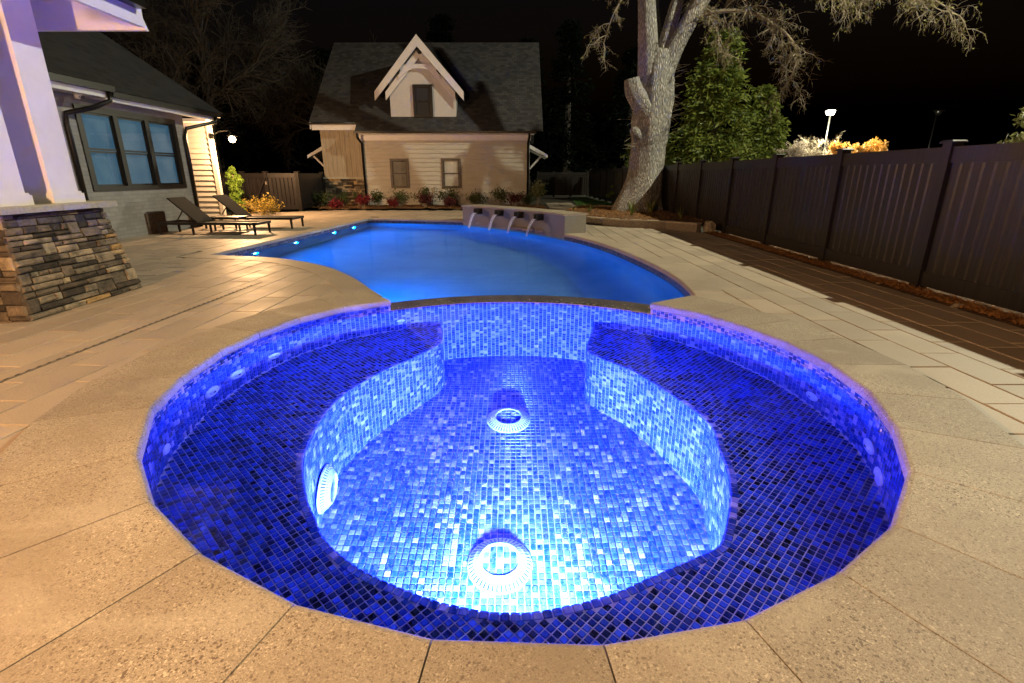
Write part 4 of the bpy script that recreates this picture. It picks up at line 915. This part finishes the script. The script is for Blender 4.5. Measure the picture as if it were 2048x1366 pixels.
def litter(n, fx, m_, name, label):
    m = MB()
    for _ in range(n):
        x, y, z = fx(); a = rn.uniform(0, 6.28); L = rn.uniform(.02, .06); dx, dy = math.cos(a)*L, math.sin(a)*L; w_ = rn.uniform(.004, .010); t_ = rn.uniform(-.012, .02)
        m.v += [(x-dx-dy*w_/L, y-dy+dx*w_/L, z), (x-dx+dy*w_/L, y-dy-dx*w_/L, z+.002), (x+dx, y+dy, z+.012+t_)]; kx = len(m.v); m.f.append((kx-3, kx-2, kx-1))
    return tag(m.build(name, m_), label, 'leaf litter', kind='stuff')
litter(9000, lambda: (3.52+abs(rn.normal(0, .10))+.02, rn.uniform(2.2, 9.6), .012), M['straw'], 'leaf_litter', 'orange pine straw scattered along the foot of the fence')
def fpl():
    while True:
        x, y = rn.uniform(1.4, 3.8), rn.uniform(10, 15)
        if inside(PB, [x], [y])[0]: return x, y, .165
litter(4000, fpl, M['straw'], 'pine_straw', 'brown pine straw covering the raised tree bed')
def fhb():
    while True:
        x, y = rn.uniform(-6.6, 1.05), rn.uniform(15.7, 18)
        if inside(HB, [x], [y])[0]: return x, y, .035
litter(5000, fhb, M['straw'], 'bed_straw', 'brown pine straw on the bed before the guest house')

# ------------------------------------------------------------------ plants
def leaf_quads(m, c, n, rad, size, squash=1.0, shell=.35, aspect=.5):
    d_ = rn.normal(0, 1, (n, 3)); d_ /= np.linalg.norm(d_, axis=1)[:, None]; rr = rn.uniform(shell, 1, n)**.6
    P = np.array(c)+d_*rr[:, None]*np.array(rad); A = rn.normal(0, 1, (n, 3)); A /= np.linalg.norm(A, axis=1)[:, None]; B = np.cross(A, d_+rn.normal(0, .4, (n, 3))); B /= np.linalg.norm(B, axis=1)[:, None]+1e-9
    s_ = size*rn.uniform(.6, 1.3, n)
    for p, a, b, q in zip(P, A, B, s_):
        kx = len(m.v); m.v += [tuple(p-a*q), tuple(p-b*q*aspect+a*q*.1), tuple(p+a*q), tuple(p+b*q*aspect+a*q*.1)]; m.f.append((kx, kx+1, kx+2, kx+3))
def shrub(name, label, loc, rad, hgt, m_, n=500, size=.03, spiky=0, group=None, cat='shrub', stems=14, tm=None):
    e = empty(name, loc); tag(e, label, cat, group); st_ = MB(); lf = MB()
    for _ in range(stems):
        a = rn.uniform(0, 6.28); q = rn.uniform(.35, 1)*rad; tip = (math.cos(a)*q, math.sin(a)*q*.8, hgt*rn.uniform(.6, 1.05+.25*spiky)); mid = (tip[0]*.4, tip[1]*.4, tip[2]*.6); st_.tube([(tip[0]*.1, tip[1]*.1, 0), mid, tip], [.006, .005, .002], 4)
        for _k in range(n//stems):
            f = rn.uniform(.0, 1.05); p = np.array(mid)*(1-f)+np.array(tip)*f if f < 1 else np.array(tip); p = p+rn.normal(0, .17*rad+.012, 3)*(1-.4*spiky); p[2] = max(p[2], .01); a_ = rn.normal(0, 1, 3)+np.array(tip)*spiky*3; a_ /= np.linalg.norm(a_); b_ = np.cross(a_, rn.normal(0, 1, 3)); b_ /= np.linalg.norm(b_); s_ = size*rn.uniform(.6, 1.3)
            kx = len(lf.v); lf.v += [tuple(p-a_*s_), tuple(p-b_*s_*.4), tuple(p+a_*s_), tuple(p+b_*s_*.4)]; lf.f.append((kx, kx+1, kx+2, kx+3))
    st_.build('stems', tm or M['twig'], e); lf.build('foliage', m_, e); return e
SG = 'shrubs in the guest house bed'
shr = [('green', -6.15, 16.9, .40, .40, 'large green shrub at the fence end of the bed'), ('maroon', -6.5, 16.5, .22, .3, 'small maroon shrub against the side fence'), ('red', -5.35, 16.0, .28, .22, 'bright red low shrub in front of the stone base'), ('green', -5.55, 17.3, .22, .34, 'thin green shrub against the stone base'), ('green', -4.98, 17.2, .18, .40, 'narrow shrub left of the first downspout'),
       ('red', -4.62, 16.35, .3, .34, 'bright red shrub by the first downspout'), ('green', -4.35, 17.2, .25, .42, 'sparse shrub right of the first downspout'), ('green', -3.62, 17.0, .36, .45, 'green shrub under the window with blinds'), ('red', -3.75, 16.5, .2, .2, 'low red shrub under the window with blinds'), ('maroon', -2.75, 16.7, .26, .36, 'maroon shrub by the utility pipes'), ('green', -2.9, 17.1, .34, .5, 'dark green shrub around the utility pipes'),
       ('green', -2.05, 17.0, .46, .5, 'wide green shrub under the shaded window'), ('maroon', -1.95, 16.5, .22, .26, 'maroon shrub under the shaded window'), ('green', -1.15, 17.2, .38, .38, 'low green shrub behind the fountain wall end'), ('green', -.35, 17.2, .4, .45, 'green shrub in the middle of the plain siding'), ('maroon', .1, 16.9, .3, .36, 'maroon shrub left of the right downspout'), ('green', .45, 17.3, .24, .36, 'small green shrub at the right downspout')]
for m_, x, y, r_, h, lb in shr: shrub('bed_shrub', lb, (x, y, .02), r_, h, M[m_], 700 if m_ == 'green' else 800, .034, .5, SG)
shrub('corner_shrub', 'tall light green shrub at the right corner of the guest house', (.85, 17.5, .0), .34, .72, M['olive'], 700, .05, .2, None, 'shrub', 10)
shrub('golden_shrub', 'low yellow shrub beside the farther lounger', (-6.6, 13.9, .0), .52, .30, M['gold'], 1200, .035, .5, None, 'shrub', 22)
ab = empty('arborvitae', (-7.55, 14.5, 0)); m = MB()
for i in range(26): leaf_quads(m, (rn.normal(0, .06), rn.normal(0, .06), .1+i*.042), 90, (.2-.005*i, .2-.005*i, .08), .035, 1, .3, .6)
m.build('foliage', M['lime'], ab); m = MB(); m.tube([(0, 0, -.02), (0, 0, 1.0)], .015, 6); m.build('trunk', M['twig'], ab); tag(ab, 'narrow lime green evergreen at the corner of the lap siding', 'shrub')
for i, (x, y, s_, lb) in enumerate(((2.62, 11.5, 1.7, 'strap-leaved plant in front of the big trunk'), (3.25, 12.3, 1.9, 'tall strap-leaved plant right of the big trunk'), (3.42, 10.6, 1.1, 'small strap-leaved plant near the fence end of the bed'), (1.85, 12.6, 1.1, 'yellow strap-leaved plant left of the big trunk'), (1.55, 13.3, .7, 'small dry plant near the paver path'))):
    e = empty('strap_leaf_plant', (x, y, .15)); m = MB()
    for q in range(9):
        a = rn.uniform(0, 6.28); L = .26*s_*rn.uniform(.6, 1.1); wv = .022*s_; pv = None; ln2 = rn.uniform(.25, .9)
        for f in (0, .35, .7, 1.0):
            rr = L*f*ln2*.8; zz = L*(f-.35*ln2*f*f); ww = wv*(1-.85*f)*(.6+f if f < .4 else 1); cx_, sx_ = math.cos(a), math.sin(a); pq = [(cx_*rr-sx_*ww, sx_*rr+cx_*ww, zz), (cx_*rr+sx_*ww, sx_*rr-cx_*ww, zz)]
            if pv: m.add(pv+pq[::-1], [(0, 1, 2, 3)])
            pv = pq
    m.build('leaves', M['blade'], e); tag(e, lb, 'plant', 'strap-leaved plants in the tree bed')
def rock(loc, s_, seed, label):
    r_ = np.random.RandomState(seed); bm = bmesh.new(); bmesh.ops.create_icosphere(bm, subdivisions=2, radius=1)
    for v_ in bm.verts: f = 1+r_.uniform(-.22, .2); v_.co = Vector((v_.co.x*s_[0]*f, v_.co.y*s_[1]*f, max(-.3, v_.co.z)*s_[2]*f))
    me = bpy.data.meshes.new('rock'); bm.to_mesh(me); bm.free(); me.materials.append(M['boulder']); o = link(bpy.data.objects.new('rock', me)); o.location = loc; tag(o, label, 'rock')
rock((3.60, 9.45, .06), (.10, .09, .16), 3, 'pale upright rock beside the end of the planter wall'); rock((3.63, 9.7, .08), (.07, .09, .12), 5, 'rust brown rock wedged behind the planter wall end')
rock((3.58, 4.9, .0), (.035, .03, .025), 8, 'small pebble at the foot of the near fence post'); rock((3.56, 3.95, .0), (.06, .04, .03), 9, 'small flat stone in the pine straw by the fence')

# ------------------------------------------------------------------ big oak
oak = empty('oak_tree', (3.25, 13.4, .1)); tag(oak, 'massive old oak with a cut stub in the raised bed', 'tree'); OI = Matrix.Translation((-3.25, -13.4, -.1))
def limb_mesh(pts, rad, n, seed, flute=.05, lobes=5):
    """noisy tube with root flutes"""
    r_ = np.random.RandomState(seed); P = [Vector(p) for p in pts]; out = []; rr = []
    for i in range(len(P)-1):
        a, b, c, d_ = P[max(i-1, 0)], P[i], P[i+1], P[min(i+2, len(P)-1)]; kx = max(2, int((c-b).length/.09))
        for j in range(kx): t_ = j/kx; out.append(.5*((2*b)+(-a+c)*t_+(2*a-5*b+4*c-d_)*t_*t_+(-a+3*b-3*c+d_)*t_**3)); rr.append(rad[i]*(1-t_)+rad[i+1]*t_)
    out.append(P[-1]); rr.append(rad[-1]); m = MB(); ph = r_.uniform(0, 6.28, 6)
    for i, p in enumerate(out):
        for q in range(n):
            a = 2*math.pi*q/n; z = p.z; f = 1+flute*(math.sin(lobes*a+ph[0]+z*.5)+.6*math.sin(2*a+ph[1]+z*1.1)+.5*math.sin(9*a+ph[2]+z*2.2))+r_.normal(0, .012)
            dd = (out[min(i+1, len(out)-1)]-out[max(i-1, 0)]).normalized(); uu = Vector((1, 0, 0))-dd*dd.x; uu.normalize(); vv = dd.cross(uu); m.v.append(tuple(p+(uu*math.cos(a)+vv*math.sin(a))*rr[i]*f))
    for i in range(len(out)-1):
        for q in range(n): m.f.append((i*n+q, i*n+(q+1) % n, (i+1)*n+(q+1) % n, (i+1)*n+q))
    m.f.append(tuple(range(len(m.v)-n, len(m.v)))); return m
def opart(m, name, m_, smooth=True):
    o = m.build(name, m_, oak, smooth); o.matrix_parent_inverse = OI; return o
opart(limb_mesh([(3.2, 13.4, -.05), (3.2, 13.4, .2), (3.25, 13.4, .55), (3.31, 13.4, 1.0), (3.34, 13.4, 1.6), (3.36, 13.4, 2.2), (3.40, 13.4, 2.8), (3.42, 13.4, 3.3), (3.45, 13.4, 3.75)], [.80, .66, .52, .44, .41, .44, .44, .37, .30], 40, 1, .045), 'trunk', M['bark'])
opart(limb_mesh([(3.28, 13.38, 2.7), (3.2, 13.35, 3.3), (3.12, 13.3, 4.0), (3.0, 13.2, 4.8), (2.75, 13.0, 6.2), (2.3, 12.8, 8.0)], [.26, .25, .22, .19, .15, .07], 24, 2, .03), 'limb', M['bark'])
opart(limb_mesh([(3.5, 13.4, 3.2), (3.56, 13.42, 3.8), (3.72, 13.5, 4.5), (3.95, 13.7, 5.4), (4.2, 14.2, 7.5)], [.22, .17, .15, .13, .07], 20, 3, .03), 'limb', M['bark'])
opart(limb_mesh([(3.52, 13.38, 3.1), (3.74, 13.3, 3.75), (4.0, 13.2, 4.3), (4.32, 13.1, 4.9), (4.9, 12.9, 5.9), (5.8, 12.6, 7.2)], [.24, .20, .18, .17, .13, .06], 20, 4, .03), 'limb', M['bark'])
opart(limb_mesh([(3.5, 13.7, 3.3), (3.42, 13.9, 4.2), (3.36, 14.2, 5.2), (3.3, 14.6, 7.5)], [.18, .16, .14, .08], 16, 5, .03), 'limb', M['bark'])
opart(limb_mesh([(3.25, 13.25, 2.35), (3.02, 13.15, 2.62), (2.84, 13.08, 2.85), (2.76, 13.05, 3.12)], [.26, .24, .22, .17], 22, 6, .07), 'cut_stub', M['bark'])
opart(limb_mesh([(3.05, 13.2, 1.85), (2.94, 13.1, 1.95), (2.86, 13.05, 2.05)], [.13, .12, .07], 14, 8, .08), 'burl', M['bark'])
tw = MB(); lf = MB()
def grow(p, d_, L, r_, depth, droop, leafp):
    p = Vector(p); d_ = Vector(d_).normalized(); pts = [p.copy()]; rad = [r_]; ns = 4 if depth > 0 else 3
    for i in range(ns):
        d_ = (d_+Vector(rn.normal(0, .22, 3))+Vector((0, 0, -droop))).normalized(); p = p+d_*(L/ns); pts.append(p.copy()); rad.append(r_*(1-.75*(i+1)/ns))
        if depth > 0:
            for _ in range(2 if depth > 1 else 2):
                a = Vector(rn.normal(0, 1, 3)); sd = (d_*.5+a.normalized()*.85+Vector((0, 0, -droop*1.5))).normalized(); grow(p-d_*(L/ns)*rn.uniform(0, .8), sd, L*rn.uniform(.35, .6), r_*.5, depth-1, droop*1.1, leafp)
        elif rn.uniform() < leafp: leaf_quads(lf, tuple(p), 2, (.03, .03, .03), .024)
    tw.tube(pts, rad, 4 if r_ > .008 else 3, False)
def bough(pts, r0, r1, nside, Ls, depth, droop, leafp):
    c = catmull(pts, .22); tw.tube(c, [r0+(r1-r0)*i/(len(c)-1) for i in range(len(c))], 7, False)
    for i in range(1, len(c)):
        d_ = (Vector(c[i])-Vector(c[i-1])).normalized()
        for _ in range(nside): grow(c[i], d_*.6+Vector(rn.normal(0, .6, 3)), Ls*rn.uniform(.5, 1.2), .013, depth, droop, leafp)
bough([(4.02, 13.2, 4.30), (4.45, 13.0, 4.42), (5.1, 12.8, 4.38), (5.8, 12.6, 4.02), (6.2, 12.5, 3.55), (6.15, 12.5, 3.0)], .05, .012, 2, .62, 2, .10, .05)
bough([(4.9, 12.9, 5.7), (5.8, 12.2, 5.3), (6.7, 11.5, 4.55), (7.3, 11.3, 4.25), (8.0, 11.2, 4.15), (8.4, 11.2, 3.95)], .05, .012, 2, .6, 2, .16, .16)
bough([(4.6, 13.0, 5.4), (5.5, 12.7, 5.3), (6.4, 12.4, 4.9), (6.9, 12.2, 4.5)], .04, .01, 2, .55, 2, .14, .12)
bough([(2.95, 13.2, 5.0), (2.6, 13.0, 4.9), (2.25, 12.9, 4.4), (2.05, 12.9, 3.8)], .03, .008, 1, .5, 2, .12, .10)
bough([(3.6, 13.5, 5.0), (4.2, 13.9, 5.0), (4.9, 14.2, 4.5), (5.3, 14.3, 3.9)], .03, .008, 2, .5, 2, .1, .15)
for i in range(34):
    z = rn.uniform(1.9, 3.5); grow((3.42+.38+rn.uniform(-.03, .02), 13.25+rn.uniform(-.2, .2), z), (1, rn.normal(0, .4), rn.normal(0, .3)), rn.uniform(.12, .38), .007, 0, 0, 0)
for i in range(10): grow((2.9+rn.uniform(-.05, .1), 13.1, rn.uniform(1.6, 2.3)), (-1, rn.normal(0, .5), rn.normal(0, .5)), rn.uniform(.15, .4), .006, 0, 0, 0)
opart(tw, 'twigs', M['twig'], False); opart(lf, 'crown', M['oakleaf'], False)

# ------------------------------------------------------------------ trees beyond
def conifer(name, label, loc, H_, rad, m_, nb, size, group=None, dens=34, low=.1):
    e = empty(name, loc); tag(e, label, 'tree', group); t_ = MB(); t_.tube([(0, 0, -.05), (0, 0, H_*.5), (0, 0, H_*.96)], [H_*.03, H_*.02, .01], 8); t_.build('trunk', M['darktwig'], e); m = MB()
    for i in range(nb):
        f = rn.uniform(low, 1)**.85; z = H_*f; a = rn.uniform(0, 6.28); L = rad*(1-f)**.75*rn.uniform(.65, 1.12)+.12; ca, sa = math.cos(a), math.sin(a)
        for q in range(dens):
            s_ = rn.uniform(.15, 1); px = ca*L*s_; py = sa*L*s_; pz = z+L*(.22*s_-.42*s_*s_)+rn.normal(0, .05*rad*.4); sp_ = .10*rad*(1-.5*s_)
            p = np.array((px+rn.normal(0, sp_), py+rn.normal(0, sp_), pz)); a_ = np.array((ca, sa, -.25))+rn.normal(0, .55, 3); a_ /= np.linalg.norm(a_); b_ = np.cross(a_, rn.normal(0, 1, 3)); b_ /= np.linalg.norm(b_); w_ = size*rn.uniform(.6, 1.3); kx = len(m.v)
            m.v += [tuple(p-a_*w_), tuple(p-b_*w_*.28), tuple(p+a_*w_), tuple(p+b_*w_*.28)]; m.f.append((kx, kx+1, kx+2, kx+3))
    m.build('crown', m_, e); return e
CG = 'evergreens behind the right fence'
conifer('cedar_tree', 'broad green cedar behind the fence right of the oak', (6.3, 17.2, 0), 5.0, 2.1, M['cedar'], 330, .10, CG, 40, .1)
conifer('cedar_tree', 'shorter green cedar behind the fence nearer the street lamp', (8.2, 18.3, 0), 3.7, 1.7, M['cedar'], 240, .10, CG, 38, .1)
conifer('cedar_tree', 'small green cedar showing left of the oak trunk', (4.9, 19.5, 0), 3.0, 1.4, M['cedar'], 170, .10, CG, 34, .1)
DG = 'dark trees behind the yard'
for i, (x, y, h, r_, lb) in enumerate(((3.0, 30, 8.5, 2.4, 'tall black evergreen between guest house and oak'), (6.6, 31, 7.5, 2.6, 'black evergreen directly behind the oak'), (-4.0, 33, 9.5, 3.2, 'dark evergreen rising behind the guest house roof'), (-9.5, 29, 7.0, 2.6, 'dark evergreen left of the guest house'), (1.0, 36, 9.0, 3.0, 'dark evergreen behind the right end of the guest house ridge'), (-14, 26, 6.0, 2.6, 'dark evergreen behind the lit wall lamp'))):
    conifer('dark_evergreen', lb, (x, y, 0), h, r_, M['darkneedle'], 190, .15, DG, 40, .05)
def bare(name, label, loc, H_, m_, lm_, leafp, seed, group=None, spread=.5, depth=3, r0=None, leafs=.05):
    global tw, lf
    e = empty(name, loc); tag(e, label, 'tree', group); tw_, lf_ = tw, lf; tw = MB(); lf = MB(); r0 = r0 or H_*.018
    tw.tube([(0, 0, -.05), (0, 0, H_*.3), (.02*H_, 0, H_*.5)], [r0*1.5, r0, r0*.7], 7); t_ = tw; t_.build('trunk', m_, e); tw = MB()
    def g2(p, d_, L, r_, dp):
        p = Vector(p); pts = [p.copy()]; rad = [r_]; d_ = Vector(d_).normalized()
        for i in range(3):
            d_ = (d_+Vector(rn.normal(0, .16, 3))).normalized(); p = p+d_*L/3; pts.append(p.copy()); rad.append(r_*(1-.22*(i+1)))
            if dp > 0:
                for _ in range(2): g2(p, (d_+Vector(rn.normal(0, spread, 3))), L*rn.uniform(.5, .72), r_*.55, dp-1)
            elif lm_ is not None and rn.uniform() < leafp: leaf_quads(lf, tuple(p), 5, (.12, .12, .12), leafs)
        tw.tube(pts, rad, 3, False)
    for i in range(6): a = i*1.05+rn.uniform(-.3, .3); g2((0, 0, H_*rn.uniform(.2, .48)), (math.cos(a)*.8, math.sin(a)*.8, 1.0), H_*.33, r0*.6, depth)
    tw.build('branches', m_, e)
    if lm_ is not None: lf.build('crown', lm_, e)
    tw, lf = tw_, lf_; return e
bare('blossom_tree', 'pale blossoming tree under the street lamp left of its pole', (12.35, 24.8, 0), 2.35, M['twig'], M['blossom'], .9, 1, None, .45, 3, None, .045)
bare('autumn_tree', 'orange-lit tree under the street lamp right of its pole', (16.7, 26.0, 0), 2.5, M['twig'], M['orange'], .95, 2, None, .45, 3, None, .06)
bare('leafy_tree', 'olive green tree behind the fence at the right edge', (10.0, 9.5, 0), 2.6, M['twig'], M['olive'], .95, 3, None, .5, 3, None, .06)
bare('bare_tree', 'faint bare tree behind the wall lamp', (-11.5, 21, 0), 7.5, M['darktwig'], None, 0, 4, 'bare trees in the dark', .5, 4); bare('bare_tree', 'faint bare tree left of the guest house roof', (-8.2, 25, 0), 7.0, M['darktwig'], None, 0, 5, 'bare trees in the dark', .5, 4)
bare('bare_tree', 'bare tree beside the street lamp pole', (15.6, 27.5, 0), 2.8, M['twig'], None, 0, 6, 'bare trees in the dark', .5, 4)

# ------------------------------------------------------------------ street lamps and porch lantern
def lamp_post(label, x, y, h, power, aim=(0, 0)):
    e = empty('street_lamp', (x, y, 0)); tag(e, label, 'street lamp', 'car park lamps'); m = MB(); m.tube([(0, 0, -.05), (0, 0, h)], [.06, .035], 10); m.build('pole', M['dark'], e, True); m = MB(); m.prism([(-.12, -.12), (.12, -.12), (.12, .12), (-.12, .12)], -.05, .12, .02); m.build('base', M['planterwall'], e)
    m = MB(); m.bar((0, 0, h-.02), (-.3, -.5, h+.06), .05, .05); m.build('arm', M['dark'], e)
    hx, hy = -.36, -.6; m = MB(); m.box(hx-.22, hx+.22, hy-.18, hy+.18, h+.03, h+.10); m.build('head', M['dark'], e); m = MB(); m.lathe([(.001, h-.20), (.14, h-.16), (.20, h-.06), (.20, h+.029)], 18, Matrix.Translation((hx, hy, 0))); m.build('lens', M['glow_white'] if power else M['dark'], e, True)
    if power: light('street_light', 'POINT', (x+hx, y+hy, h-.28), power, LOT, .08)
lamp_post('lit street lamp on a tall pole far beyond the fence', 16.4, 28.6, 4.05, POWER['street'])
lamp_post('tall lit lamp pole beyond the fence outside the picture', 10.8, 8.5, 9.6, POWER['lot'])
lamp_post('distant unlit lamp pole right of the lit one', 26.0, 34, 4.6, 0)
pl_ = empty('garden_lantern', (-2.8, -1.2, 0)); m = MB(); m.tube([(0, 0, -.05), (0, 0, 1.95)], [.035, .03], 10); m.build('pole', M['dark'], pl_, True)
m = MB(); m.lathe([(.10, 2.22), (.13, 2.21), (.02, 2.32), (.001, 2.33)], 16); m.build('roof', M['dark'], pl_, True); m = MB()
for a in range(4): m.box(*sum([[q-.006, q+.006] for q in (math.cos(a*1.5708+.785)*.10, math.sin(a*1.5708+.785)*.10)], []), 1.95, 2.21)
m.build('cage', M['dark'], pl_); m = MB(); m.lathe([(.001, 2.03), (.04, 2.04), (.045, 2.10), (.001, 2.15)], 16); m.build('bulb', M['glow_warm'], pl_, True); tag(pl_, 'lit post lantern behind the viewer by the spa', 'lantern')
light('lantern_light', 'POINT', (-2.8, -1.2, 2.09), POWER['porch'], WARM, .06)
